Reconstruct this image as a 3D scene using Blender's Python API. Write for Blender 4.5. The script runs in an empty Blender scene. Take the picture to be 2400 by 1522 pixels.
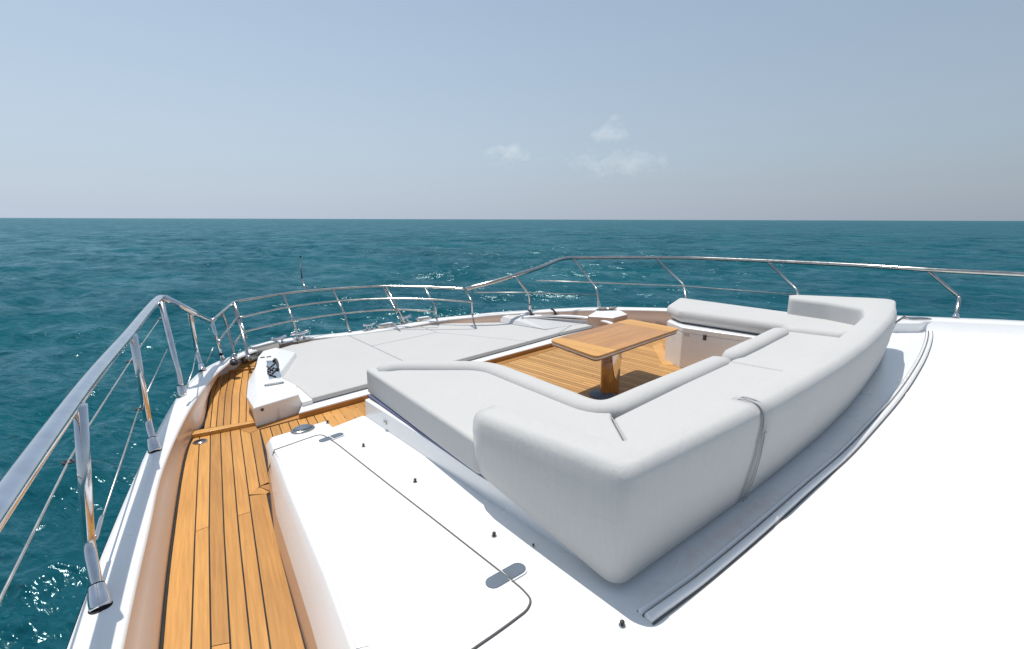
import bpy, bmesh, math, random
import numpy as np
from mathutils import Vector, Matrix, noise
random.seed(7); np.random.seed(7)
R = math.radians
SC = bpy.context.scene
COL = SC.collection

# ------------------------------------------------------------------ camera
CAM_H = 1.6; F_PX = 1133.0
PITCH = math.atan((761 - 514.5) / F_PX)
YAW = R(45.11)                     # clockwise from the bow (+Y) towards starboard (+X)
ROLL = R(0.17)
fw = Vector((math.sin(YAW) * math.cos(PITCH), math.cos(YAW) * math.cos(PITCH), -math.sin(PITCH)))
rt0 = Vector((math.cos(YAW), -math.sin(YAW), 0)); up0 = rt0.cross(fw)
rt = math.cos(ROLL) * rt0 + math.sin(ROLL) * up0; up = -math.sin(ROLL) * rt0 + math.cos(ROLL) * up0
cd = bpy.data.cameras.new('camera'); cam = bpy.data.objects.new('camera', cd); COL.objects.link(cam)
cam.matrix_world = Matrix(((rt.x, up.x, -fw.x, 0), (rt.y, up.y, -fw.y, 0), (rt.z, up.z, -fw.z, CAM_H), (0, 0, 0, 1)))
cd.sensor_width = 36; cd.lens = F_PX / 2400 * 36; cd.clip_start = 0.05; cd.clip_end = 100000
SC.camera = cam
SC.render.resolution_x = 1024; SC.render.resolution_y = 649

# ------------------------------------------------------------------ light
SUN_AZ = R(6); SUN_EL = R(75)
world = bpy.data.worlds.new('World'); SC.world = world; world.use_nodes = True
nt = world.node_tree; bg = nt.nodes['Background']
HAZE = (3.38, 3.86, 4.68)
sky = nt.nodes.new('ShaderNodeTexSky'); sky.sky_type = 'NISHITA'; sky.sun_disc = False
sky.sun_elevation = SUN_EL; sky.sun_rotation = SUN_AZ
sky.air_density = 1.0; sky.dust_density = 0.9; sky.ozone_density = 1.4; sky.altitude = 0
hs = nt.nodes.new('ShaderNodeHueSaturation'); hs.inputs['Saturation'].default_value = 0.76
tint = nt.nodes.new('ShaderNodeMix'); tint.data_type = 'RGBA'; tint.blend_type = 'MULTIPLY'
tint.inputs[0].default_value = 1.0; tint.inputs[7].default_value = (1.14, 1.26, 1.22, 1)
nt.links.new(sky.outputs[0], hs.inputs['Color']); nt.links.new(hs.outputs[0], tint.inputs[6])
# humid haze low over the whole horizon, a little brighter towards the sun's side
wtc = nt.nodes.new('ShaderNodeTexCoord'); sxyz = nt.nodes.new('ShaderNodeSeparateXYZ'); nt.links.new(wtc.outputs['Generated'], sxyz.inputs[0])
hz = nt.nodes.new('ShaderNodeValToRGB'); nt.links.new(sxyz.outputs[2], hz.inputs[0])
he = hz.color_ramp.elements
while len(he) < 5: he.new(.5)
for e_, (p_, c_) in zip(he, ((0.0, .95), (.06, .84), (.18, .60), (.40, .34), (1.0, .15))): e_.position = p_; e_.color = (c_, c_, c_, 1)
dt = nt.nodes.new('ShaderNodeVectorMath'); dt.operation = 'DOT_PRODUCT'; nt.links.new(wtc.outputs['Generated'], dt.inputs[0])
dt.inputs[1].default_value = (math.sin(SUN_AZ - R(25)), math.cos(SUN_AZ - R(25)), 0)
mr = nt.nodes.new('ShaderNodeMapRange'); mr.inputs['From Min'].default_value = -1; mr.inputs['From Max'].default_value = 1
mr.inputs['To Min'].default_value = .66; mr.inputs['To Max'].default_value = 1.42; nt.links.new(dt.outputs['Value'], mr.inputs['Value'])
hcol = nt.nodes.new('ShaderNodeValToRGB'); nt.links.new(mr.outputs[0], hcol.inputs[0])
hm = nt.nodes.new('ShaderNodeVectorMath'); hm.operation = 'SCALE'; hm.inputs[0].default_value = HAZE; nt.links.new(mr.outputs[0], hm.inputs['Scale'])
nt.nodes.remove(hcol)
hmix = nt.nodes.new('ShaderNodeMix'); hmix.data_type = 'RGBA'
nt.links.new(hz.outputs[0], hmix.inputs[0]); nt.links.new(tint.outputs[2], hmix.inputs[6]); nt.links.new(hm.outputs[0], hmix.inputs[7])
nt.links.new(hmix.outputs[2], bg.inputs[0]); bg.inputs[1].default_value = 0.085
sd = bpy.data.lights.new('sun', 'SUN'); sd.energy = 3.1; sd.angle = R(0.53); sd.color = (1.0, 0.955, 0.89)
sun = bpy.data.objects.new('sun', sd); COL.objects.link(sun)
sdir = Vector((math.sin(SUN_AZ) * math.cos(SUN_EL), math.cos(SUN_AZ) * math.cos(SUN_EL), math.sin(SUN_EL)))
sun.rotation_euler = sdir.to_track_quat('Z', 'Y').to_euler(); sun.location = (0, 0, 30)
SC.view_settings.view_transform = 'Standard'; SC.view_settings.look = 'None'
SC.cycles.volume_bounces = 4
SC.view_settings.exposure = 0.36; SC.view_settings.gamma = 1; SC.view_settings.use_curve_mapping = False

# ------------------------------------------------------------------ helpers
def at(px, py, z):
    """point of the boat at height z seen at pixel (px, py) of the photograph"""
    d = fw + rt * (px - 1200) / F_PX - up * (py - 761) / F_PX
    t = (z - CAM_H) / d.z
    return Vector((d.x * t, d.y * t, z))
def at2(px, py, z):
    v = at(px, py, z); return (v.x, v.y)

def tag(o, label=None, cat=None, group=None, kind=None):
    if label: o['label'] = label
    if cat: o['category'] = cat
    if group: o['group'] = group
    if kind: o['kind'] = kind
    return o
def empty(name, loc, label=None, cat=None, group=None):
    o = bpy.data.objects.new(name, None); COL.objects.link(o); o.location = loc
    o.empty_display_size = 0.1
    return tag(o, label, cat, group)
def mesh_obj(name, verts, faces, mat, parent=None, smooth=False):
    me = bpy.data.meshes.new(name); me.from_pydata([tuple(v) for v in verts], [], faces)
    bm = bmesh.new(); bm.from_mesh(me); bmesh.ops.recalc_face_normals(bm, faces=bm.faces); bm.to_mesh(me); bm.free()
    if mat: me.materials.append(mat)
    if smooth: me.polygons.foreach_set('use_smooth', [True] * len(me.polygons))
    o = bpy.data.objects.new(name, me); COL.objects.link(o)
    if parent is not None:
        o.parent = parent; o.matrix_parent_inverse = Matrix.Translation(parent.location).inverted()
    return o
def bevel(o, w, seg=3, angle=30):
    m = o.modifiers.new('bevel', 'BEVEL'); m.width = w; m.segments = seg; m.limit_method = 'ANGLE'; m.angle_limit = R(angle)
    m.use_clamp_overlap = True
    o.data.polygons.foreach_set('use_smooth', [True] * len(o.data.polygons))
    n = o.modifiers.new('wn', 'WEIGHTED_NORMAL'); n.keep_sharp = False
    return o
def prism(name, pts, z0, z1, mat, parent=None, bev=0, seg=3, top=None):
    """polygon pts (x,y) extruded from z0 to z1; top = optional other outline at z1"""
    n = len(pts); tp = top or pts
    zt = z1 if isinstance(z1, (list, tuple)) else [z1] * n
    v = [(x, y, z0) for x, y in pts] + [(tp[i][0], tp[i][1], zt[i]) for i in range(n)]
    f = [list(range(n))[::-1], list(range(n, 2 * n))] + [[i, (i + 1) % n, n + (i + 1) % n, n + i] for i in range(n)]
    o = mesh_obj(name, v, f, mat, parent)
    if bev: bevel(o, bev, seg)
    return o
def loft(name, rows, mat, parent=None, closed=False, caps=False, smooth=True):
    n = len(rows[0]); v = [p for r in rows for p in r]; f = []
    for i in range(len(rows) - 1):
        for j in range(n if closed else n - 1):
            a = i * n + j; b = i * n + (j + 1) % n
            f.append([a, b, b + n, a + n])
    if caps: f.append(list(range(n))[::-1]); f.append([(len(rows) - 1) * n + j for j in range(n)])
    return mesh_obj(name, v, f, mat, parent, smooth)
def smooth_path(pts, step=6):
    P = [Vector(p) for p in pts]
    if len(P) < 3: return P
    out = []
    for i in range(len(P) - 1):
        p0 = P[i - 1] if i else P[0] * 2 - P[1]; p1 = P[i]; p2 = P[i + 1]; p3 = P[i + 2] if i + 2 < len(P) else P[-1] * 2 - P[-2]
        for k in range(step):
            t = k / step
            out.append(0.5 * ((2 * p1) + (p2 - p0) * t + (2 * p0 - 5 * p1 + 4 * p2 - p3) * t * t + (3 * p1 - p0 - 3 * p2 + p3) * t ** 3))
    out.append(P[-1]); return out
def round_corners(pts, r, seg=5):
    P = [Vector(p) for p in pts]; out = [P[0]]
    for i in range(1, len(P) - 1):
        a = (P[i - 1] - P[i]); b = (P[i + 1] - P[i]); rr = min(r, a.length * .45, b.length * .45)
        A = P[i] + a.normalized() * rr; B = P[i] + b.normalized() * rr
        for k in range(seg + 1):
            t = k / seg; out.append((1 - t) ** 2 * A + 2 * t * (1 - t) * P[i] + t * t * B)
    out.append(P[-1]); return out
def tube(name, pts, r, mat, parent=None, seg=12, ry=None, r_end=None):
    """swept tube along pts; ry = vertical radius for oval sections"""
    P = [Vector(p) for p in pts]; P = [P[0]] + [b for a, b in zip(P[:-1], P[1:]) if (b - a).length > 1e-6]; rows = []
    ry = ry or r; s = None
    for i, p in enumerate(P):
        d = (P[min(i + 1, len(P) - 1)] - P[max(i - 1, 0)]).normalized()
        if s is None:
            ref = Vector((0, 0, 1)) if abs(d.z) < .92 else Vector((0.3, 1, 0)).normalized()
            s = d.cross(ref).normalized()
        else: s = (s - d * s.dot(d)).normalized()
        u = s.cross(d)
        k = 1 if r_end is None else 1 + (r_end / r - 1) * i / (len(P) - 1)
        rows.append([p + s * (math.cos(a) * r * k) + u * (math.sin(a) * ry * k) for a in [2 * math.pi * j / seg for j in range(seg)]])
    return loft(name, rows, mat, parent, closed=True, caps=True)
def lathe(name, base, prof, mat, parent=None, axis=Vector((0, 0, 1)), seg=24, sx=1.0, rot=0.0):
    """profile [(r, h)] round axis at base"""
    ax = axis.normalized(); ref = Vector((1, 0, 0)) if abs(ax.x) < .9 else Vector((0, 1, 0))
    s = ax.cross(ref).normalized(); u = ax.cross(s)
    b = Vector(base); rows = []
    for r, h in prof:
        rows.append([b + ax * h + s * (math.cos(a + rot) * r * sx) + u * (math.sin(a + rot) * r) for a in [2 * math.pi * j / seg for j in range(seg)]])
    return loft(name, rows, mat, parent, closed=True, caps=True)
def box(name, c, sx, sy, sz, mat, parent=None, rz=0, bev=0, tilt=0):
    M = Matrix.Rotation(rz, 3, 'Z') @ Matrix.Rotation(tilt, 3, 'X')
    v = [Vector(c) + M @ Vector((x * sx / 2, y * sy / 2, z * sz / 2)) for x in (-1, 1) for y in (-1, 1) for z in (-1, 1)]
    f = [[0, 1, 3, 2], [4, 6, 7, 5], [0, 4, 5, 1], [2, 3, 7, 6], [0, 2, 6, 4], [1, 5, 7, 3]]
    o = mesh_obj(name, v, f, mat, parent)
    if bev: bevel(o, bev, 2)
    return o

# ------------------------------------------------------------------ materials
def newmat(name):
    m = bpy.data.materials.new(name); m.use_nodes = True
    return m, m.node_tree, m.node_tree.nodes['Principled BSDF']
def N(t, typ, **kw):
    n = t.nodes.new(typ)
    for k, v in kw.items():
        if k in n.inputs: n.inputs[k].default_value = v
        else: setattr(n, k, v)
    return n
def ramp(t, fac, stops):
    r = t.nodes.new('ShaderNodeValToRGB'); t.links.new(fac, r.inputs[0])
    e = r.color_ramp.elements
    while len(e) < len(stops): e.new(0.5)
    for i, (p, c) in enumerate(stops):
        e[i].position = p; e[i].color = (c[0], c[1], c[2], 1) if hasattr(c, '__len__') else (c, c, c, 1)
    return r
def coords(t, scale=(1, 1, 1), src='Object', rot=(0, 0, 0)):
    tc = t.nodes.new('ShaderNodeTexCoord'); mp = t.nodes.new('ShaderNodeMapping')
    mp.vector_type = 'TEXTURE'; mp.inputs['Scale'].default_value = tuple(1 / q for q in scale); mp.inputs['Rotation'].default_value = rot
    t.links.new(tc.outputs[src], mp.inputs[0]); return mp.outputs[0]

def gelcoat(name, col, rough=.28, coat=.35, dirt=.06):
    m, t, b = newmat(name)
    n1 = N(t, 'ShaderNodeTexNoise', Scale=2.3, Detail=6.0, Roughness=.65); t.links.new(coords(t), n1.inputs['Vector'])
    r = ramp(t, n1.outputs[0], [(.2, [c * (1 - dirt) for c in col]), (.8, col)])
    t.links.new(r.outputs[0], b.inputs['Base Color'])
    n2 = N(t, 'ShaderNodeTexNoise', Scale=5.0, Detail=3.0); t.links.new(coords(t), n2.inputs['Vector'])
    rr = ramp(t, n2.outputs[0], [(.2, rough * .9), (.8, rough * 1.15)]); t.links.new(rr.outputs[0], b.inputs['Roughness'])
    b.inputs['Coat Weight'].default_value = coat; b.inputs['Coat Roughness'].default_value = .12
    n3 = N(t, 'ShaderNodeTexNoise', Scale=1.1, Detail=2.0); t.links.new(coords(t), n3.inputs['Vector'])
    bp = N(t, 'ShaderNodeBump', Strength=.06, Distance=.01); t.links.new(n3.outputs[0], bp.inputs['Height']); t.links.new(bp.outputs[0], b.inputs['Normal'])
    return m
WHITE = gelcoat('white_gelcoat', (.84, .84, .84))
WHITE_NS = gelcoat('white_nonskid', (.82, .82, .82), rough=.6, coat=.0)
WARM = gelcoat('teak_bounce_gelcoat', (.54, .385, .295), rough=.32, dirt=.09)  # warm bounce from the teak painted into the white lining as a tan base
GREYW = gelcoat('light_grey_gelcoat', (.56, .555, .56), rough=.4)

def fabric(name, col):
    m, t, b = newmat(name)
    oc = coords(t)
    n1 = N(t, 'ShaderNodeTexNoise', Scale=1.7, Detail=5.0, Roughness=.6); t.links.new(oc, n1.inputs['Vector'])
    r = ramp(t, n1.outputs[0], [(.2, [c * .965 for c in col]), (.8, [c * 1.02 for c in col])])
    # faint vertical soiling streaks
    n4 = N(t, 'ShaderNodeTexNoise', Scale=1.0, Detail=4.0, Roughness=.6); t.links.new(coords(t, (60, 60, 2.0)), n4.inputs['Vector'])
    st = ramp(t, n4.outputs[0], [(.35, .93), (.6, 1.0)])
    mx = t.nodes.new('ShaderNodeMix'); mx.data_type = 'RGBA'; mx.blend_type = 'MULTIPLY'; mx.inputs[0].default_value = .4
    t.links.new(r.outputs[0], mx.inputs[6]); t.links.new(st.outputs[0], mx.inputs[7]); t.links.new(mx.outputs[2], b.inputs['Base Color'])
    b.inputs['Roughness'].default_value = .85; b.inputs['Sheen Weight'].default_value = .1; b.inputs['Sheen Roughness'].default_value = .5
    b.inputs['Specular IOR Level'].default_value = .25
    w = N(t, 'ShaderNodeTexNoise', Scale=900.0, Detail=1.0); t.links.new(oc, w.inputs['Vector'])
    u = N(t, 'ShaderNodeTexNoise', Scale=4.5, Detail=3.0, Distortion=.4); t.links.new(oc, u.inputs['Vector'])
    # soft creases: stretched noise ridges
    cz = N(t, 'ShaderNodeTexNoise', Scale=3.2, Detail=2.0, Distortion=1.4); t.links.new(coords(t, (1, 2.6, 1.6), rot=(0, 0, .6)), cz.inputs['Vector'])
    cr = ramp(t, cz.outputs[0], [(.47, 0.), (.5, 1.), (.53, 0.)])
    b1 = N(t, 'ShaderNodeBump', Strength=.25, Distance=.0008); t.links.new(w.outputs[0], b1.inputs['Height'])
    b2 = N(t, 'ShaderNodeBump', Strength=.18, Distance=.03); t.links.new(u.outputs[0], b2.inputs['Height']); t.links.new(b1.outputs[0], b2.inputs['Normal'])
    b3 = N(t, 'ShaderNodeBump', Strength=.10, Distance=.006); t.links.new(cr.outputs[0], b3.inputs['Height']); t.links.new(b2.outputs[0], b3.inputs['Normal'])
    t.links.new(b3.outputs[0], b.inputs['Normal'])
    return m
FABRIC = fabric('grey_canvas', (.52, .515, .507))
FABRIC_PAD = fabric('pad_canvas', (.505, .50, .495))
FABRIC_DARK = fabric('darker_piping_canvas', (.42, .42, .43))  # darker canvas for seams and piping

def teak(name, c1, c2, rot=0.0, rough=.55, coat=0.0, src='Object'):
    m, t, b = newmat(name)
    oi = t.nodes.new('ShaderNodeObjectInfo')
    tc = t.nodes.new('ShaderNodeTexCoord'); ad = N(t, 'ShaderNodeVectorMath', operation='ADD')
    sc = N(t, 'ShaderNodeVectorMath', operation='SCALE'); sc.inputs['Scale'].default_value = 37.0
    cb = t.nodes.new('ShaderNodeCombineXYZ'); t.links.new(oi.outputs['Random'], cb.inputs[0]); t.links.new(oi.outputs['Random'], cb.inputs[1])
    t.links.new(cb.outputs[0], sc.inputs[0]); t.links.new(tc.outputs[src], ad.inputs[0]); t.links.new(sc.outputs[0], ad.inputs[1])
    mp = t.nodes.new('ShaderNodeMapping'); mp.vector_type = 'TEXTURE'; mp.inputs['Rotation'].default_value = (0, 0, rot); mp.inputs['Scale'].default_value = (1 / 85, 1 / 3.0, 1 / 10)
    t.links.new(ad.outputs[0], mp.inputs[0])
    g = N(t, 'ShaderNodeTexNoise', Scale=1.0, Detail=8.0, Roughness=.62, Distortion=.35); t.links.new(mp.outputs[0], g.inputs['Vector'])
    mp2 = t.nodes.new('ShaderNodeMapping'); mp2.vector_type = 'TEXTURE'; mp2.inputs['Scale'].default_value = (1 / 9, 1 / 1.6, 1 / 4); mp2.inputs['Rotation'].default_value = (0, 0, rot); t.links.new(ad.outputs[0], mp2.inputs[0])
    bl = N(t, 'ShaderNodeTexNoise', Scale=1.0, Detail=4.0, Roughness=.6); t.links.new(mp2.outputs[0], bl.inputs['Vector'])
    r = ramp(t, g.outputs[0], [(.25, c1), (.68, c2)])
    r2 = ramp(t, bl.outputs[0], [(.25, (.82, .78, .74)), (.65, (1.04, 1.04, 1.03))])
    m1 = t.nodes.new('ShaderNodeMix'); m1.data_type = 'RGBA'; m1.blend_type = 'MULTIPLY'; m1.inputs[0].default_value = .85
    t.links.new(r.outputs[0], m1.inputs[6]); t.links.new(r2.outputs[0], m1.inputs[7])
    rv = ramp(t, oi.outputs['Random'], [(0, (.78, .76, .73)), (.5, (.98, .97, .96)), (1, (1.12, 1.14, 1.20))]); rv.color_ramp.interpolation = 'LINEAR'
    m2 = t.nodes.new('ShaderNodeMix'); m2.data_type = 'RGBA'; m2.blend_type = 'MULTIPLY'; m2.inputs[0].default_value = 1
    t.links.new(m1.outputs[2], m2.inputs[6]); t.links.new(rv.outputs[0], m2.inputs[7]); t.links.new(m2.outputs[2], b.inputs['Base Color'])
    b.inputs['Roughness'].default_value = rough; b.inputs['Coat Weight'].default_value = coat; b.inputs['Coat Roughness'].default_value = .1
    bp = N(t, 'ShaderNodeBump', Strength=.25, Distance=.0015); t.links.new(g.outputs[0], bp.inputs['Height']); t.links.new(bp.outputs[0], b.inputs['Normal'])
    return m
TEAK = teak('teak_side', (.42, .19, .037), (.60, .30, .072), rot=R(-13))
TEAK_X = teak('teak_athwart', (.36, .155, .030), (.55, .27, .065), rot=R(90))
TEAK_C = teak('teak_cockpit', (.40, .20, .052), (.60, .335, .115), rot=0)
TEAK_TABLE = teak('varnished_teak', (.38, .155, .022), (.56, .255, .045), rot=R(90), rough=.36, coat=.35)
TEAK_END = teak('varnished_teak_light', (.54, .265, .05), (.68, .35, .08), rot=0, rough=.42, coat=.2)
TEAK_DARK = teak('dark_teak_edge', (.13, .05, .015), (.2, .08, .025), rot=R(90), rough=.35, coat=.4)

LEG_REFLECTION = teak('leg_teak_reflection', (.24, .095, .016), (.42, .18, .035), rot=0, rough=.16, coat=1.0)  # steel pedestal: the deck's teak reflection is painted in as its colour
def plain(name, col, rough=.5, metal=0.0, spec=.5, bump=0.0, bscale=60):
    m, t, b = newmat(name)
    n1 = N(t, 'ShaderNodeTexNoise', Scale=14.0, Detail=4.0); t.links.new(coords(t), n1.inputs['Vector'])
    r = ramp(t, n1.outputs[0], [(.3, [c * .88 for c in col]), (.7, [min(1, c * 1.05) for c in col])]); t.links.new(r.outputs[0], b.inputs['Base Color'])
    rr = ramp(t, n1.outputs[0], [(.3, rough * .85), (.7, min(1, rough * 1.2))]); t.links.new(rr.outputs[0], b.inputs['Roughness'])
    b.inputs['Metallic'].default_value = metal; b.inputs['Specular IOR Level'].default_value = spec
    if bump:
        n2 = N(t, 'ShaderNodeTexNoise', Scale=bscale, Detail=2.0); t.links.new(coords(t), n2.inputs['Vector'])
        bp = N(t, 'ShaderNodeBump', Strength=bump, Distance=.002); t.links.new(n2.outputs[0], bp.inputs['Height']); t.links.new(bp.outputs[0], b.inputs['Normal'])
    return m
STEEL = plain('polished_steel', (.74, .74, .76), rough=.10, metal=1)
STEEL_B = plain('brushed_steel', (.52, .50, .47), rough=.2, metal=1)
STEEL_G = plain('blue_grey_cover', (.12, .15, .19), rough=.5, metal=0, spec=.25)
WIRE = plain('wire_rope', (.55, .54, .52), rough=.35, metal=.9)
BLACK = plain('black_caulk', (.012, .011, .010), rough=.75)
DARK = plain('dark_fitting', (.035, .035, .04), rough=.4)
SEAM = plain('grey_gasket', (.11, .105, .10), rough=.6)
TRIMG = plain('grey_track_trim', (.30, .30, .30), rough=.4)
PALE = plain('pale_table_edge', (.72, .60, .50), rough=.25)
BLUE = plain('navy_cushion_base', (.10, .12, .22), rough=.7)
PLASTIC = plain('white_plastic', (.8, .8, .8), rough=.35)

# ================================================================== SEA
def build_sea():
    zs = -3.0
    rng = np.random.RandomState(3)
    fine = np.radians(np.linspace(-56, 56, 820)) + YAW
    rest = np.radians(np.linspace(56, 304, 90))[1:-1] + YAW
    az = np.concatenate([fine, rest]); na = len(az)
    rr = [0.6]
    while rr[-1] < 45000:
        r = rr[-1]; k = .0078 if r < 160 else (.0078 + (r - 160) / 160 * .03 if r < 500 else .09)
        rr.append(r + max(.03, r * k))
    rr = np.array(rr); nr = len(rr)
    Rr, A = np.meshgrid(rr, az, indexing='ij')
    X = Rr * np.sin(A); Y = Rr * np.cos(A)
    daz = np.radians(112 / 820)
    sp = np.maximum(Rr * daz, np.gradient(rr)[:, None] * np.ones_like(A) * .8)
    out = np.abs(((A - YAW + np.pi) % (2 * np.pi)) - np.pi) > R(56.2)
    sp = np.where(out, Rr * R(2.8), sp)
    Z = np.zeros_like(X); DX = np.zeros_like(X); DY = np.zeros_like(X)
    wind = YAW + R(180) + R(28)       # travelling towards the camera, a little to the left
    for i in range(150):
        lam = 0.22 * (24 / .22) ** (rng.rand() ** 1.05)
        th = wind + rng.normal(0, .42 if lam > 3 else .75)
        k = 2 * np.pi / lam
        amp = 0.0050 * lam ** .80 * (1 if lam < 4 else (4 / lam) ** .75) * rng.uniform(.6, 1.3)
        ph = rng.rand() * 6.283
        kx, ky = k * math.sin(th), k * math.cos(th)
        w = np.clip((lam / sp - 2.2) / 2.5, 0, 1)
        arg = kx * X + ky * Y + ph
        s = np.sin(arg); c = np.cos(arg)
        Z += w * amp * (s + .12 * np.sin(2 * arg) * 0)
        DX += w * amp * .8 * c * math.sin(th); DY += w * amp * .8 * c * math.cos(th)
    # gusts: patches of stronger and weaker chop
    g = 1 + .28 * np.sin(X * .11 + 1.3 * np.sin(Y * .07)) * np.sin(Y * .09 + 1.1 * np.sin(X * .05))
    Z *= g * 1.25; X = X + DX * g; Y = Y + DY * g
    V = np.stack([X, Y, Z + zs], -1).reshape(-1, 3)
    idx = np.arange(nr * na).reshape(nr, na)
    a = idx[:-1, :]; b = idx[1:, :]
    F = np.stack([a, np.roll(a, -1, 1), np.roll(b, -1, 1), b], -1).reshape(-1, 4)
    me = bpy.data.meshes.new('sea'); me.vertices.add(len(V)); me.vertices.foreach_set('co', V.ravel())
    me.loops.add(F.size); me.loops.foreach_set('vertex_index', F.ravel().astype(np.int32))
    me.polygons.add(len(F)); me.polygons.foreach_set('loop_start', np.arange(0, F.size, 4, dtype=np.int32))
    me.polygons.foreach_set('loop_total', np.full(len(F), 4, dtype=np.int32))
    me.polygons.foreach_set('use_smooth', np.ones(len(F), dtype=bool)); me.update(); me.validate()
    o = bpy.data.objects.new('sea', me); COL.objects.link(o); tag(o, kind='structure')
    m, t, b = newmat('sea_water')
    oc = coords(t)
    # water body colour: deep teal with greener patches where the swell is thin
    n0 = N(t, 'ShaderNodeTexNoise', Scale=.06, Detail=9.0, Roughness=.62); t.links.new(coords(t, (1, 1, .2)), n0.inputs['Vector'])
    c = ramp(t, n0.outputs[0], [(.30, (.0010, .049, .070)), (.52, (.0014, .068, .090)), (.72, (.0024, .090, .108))])
    # foam flecks on a few crests
    nf = N(t, 'ShaderNodeTexNoise', Scale=.35, Detail=3.0); t.links.new(oc, nf.inputs['Vector'])
    nf2 = N(t, 'ShaderNodeTexNoise', Scale=5.0, Detail=6.0, Roughness=.75, Distortion=.6); t.links.new(coords(t, (1, 2.2, 1), rot=(0, 0, -YAW)), nf2.inputs['Vector'])
    f1 = ramp(t, nf.outputs[0], [(.72, 0.), (.80, 1.)]); f2 = ramp(t, nf2.outputs[0], [(.58, 0.), (.66, 1.)])
    mm = N(t, 'ShaderNodeMath', operation='MULTIPLY'); t.links.new(f1.outputs[0], mm.inputs[0]); t.links.new(f2.outputs[0], mm.inputs[1])
    mf = N(t, 'ShaderNodeMath', operation='MULTIPLY'); t.links.new(mm.outputs[0], mf.inputs[0]); mf.inputs[1].default_value = .35
    mx = t.nodes.new('ShaderNodeMix'); mx.data_type = 'RGBA'; t.links.new(mf.outputs[0], mx.inputs[0]); t.links.new(c.outputs[0], mx.inputs[6]); mx.inputs[7].default_value = (.5, .6, .62, 1)
    t.nodes.remove(b); out = t.nodes['Material Output']
    dif = t.nodes.new('ShaderNodeBsdfDiffuse'); t.links.new(mx.outputs[2], dif.inputs[0])
    # ripples in three sizes, real relief too fine for the mesh
    prev = None
    for scl, dist, st, an in ((9.0, .012, .7, (1, 1.9, 1)), (2.8, .06, .75, (1, 2.0, 1)), (.9, .22, .75, (1, 2.2, 1)), (.3, .55, .65, (1, 2.4, 1)), (.08, 2.2, .55, (1, 2.2, 1))):
        nn = N(t, 'ShaderNodeTexNoise', Scale=scl, Detail=3.0, Roughness=.55, Distortion=.25)
        t.links.new(coords(t, an, rot=(0, 0, -(YAW + R(22)))), nn.inputs['Vector'])
        bp = N(t, 'ShaderNodeBump', Strength=st, Distance=dist); t.links.new(nn.outputs[0], bp.inputs['Height'])
        if prev: t.links.new(prev.outputs[0], bp.inputs['Normal'])
        prev = bp
    # surface reflection: Fresnel, levelled off at grazing angles as it is on a ruffled sea
    gl = t.nodes.new('ShaderNodeBsdfGlossy'); gl.inputs['Color'].default_value = (.64, .91, .98, 1); gl.inputs['Roughness'].default_value = .16
    fr_ = t.nodes.new('ShaderNodeFresnel'); fr_.inputs['IOR'].default_value = 1.333
    d1 = N(t, 'ShaderNodeMath', operation='MULTIPLY_ADD'); t.links.new(fr_.outputs[0], d1.inputs[0]); d1.inputs[1].default_value = 1.5; d1.inputs[2].default_value = 1.0
    d2 = N(t, 'ShaderNodeMath', operation='DIVIDE'); t.links.new(fr_.outputs[0], d2.inputs[0]); t.links.new(d1.outputs[0], d2.inputs[1])
    # cat's paws: wind-ruffled patches reflect more or less of the sky, down to single ripples
    cp = N(t, 'ShaderNodeTexNoise', Scale=.13, Detail=12.0, Roughness=.80); t.links.new(coords(t, (1, 1.7, 1), rot=(0, 0, -(YAW + R(22)))), cp.inputs['Vector'])
    cr = ramp(t, cp.outputs[0], [(.38, .38), (.62, 1.6)])
    d3 = N(t, 'ShaderNodeMath', operation='MULTIPLY'); t.links.new(d2.outputs[0], d3.inputs[0]); t.links.new(cr.outputs[0], d3.inputs[1]); d3.use_clamp = True
    ms = t.nodes.new('ShaderNodeMixShader'); t.links.new(d3.outputs[0], ms.inputs[0]); t.links.new(dif.outputs[0], ms.inputs[1]); t.links.new(gl.outputs[0], ms.inputs[2])
    for q_ in (gl, fr_, dif): t.links.new(prev.outputs[0], q_.inputs['Normal'])
    t.links.new(ms.outputs[0], out.inputs['Surface'])
    me.materials.append(m)
build_sea()

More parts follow.
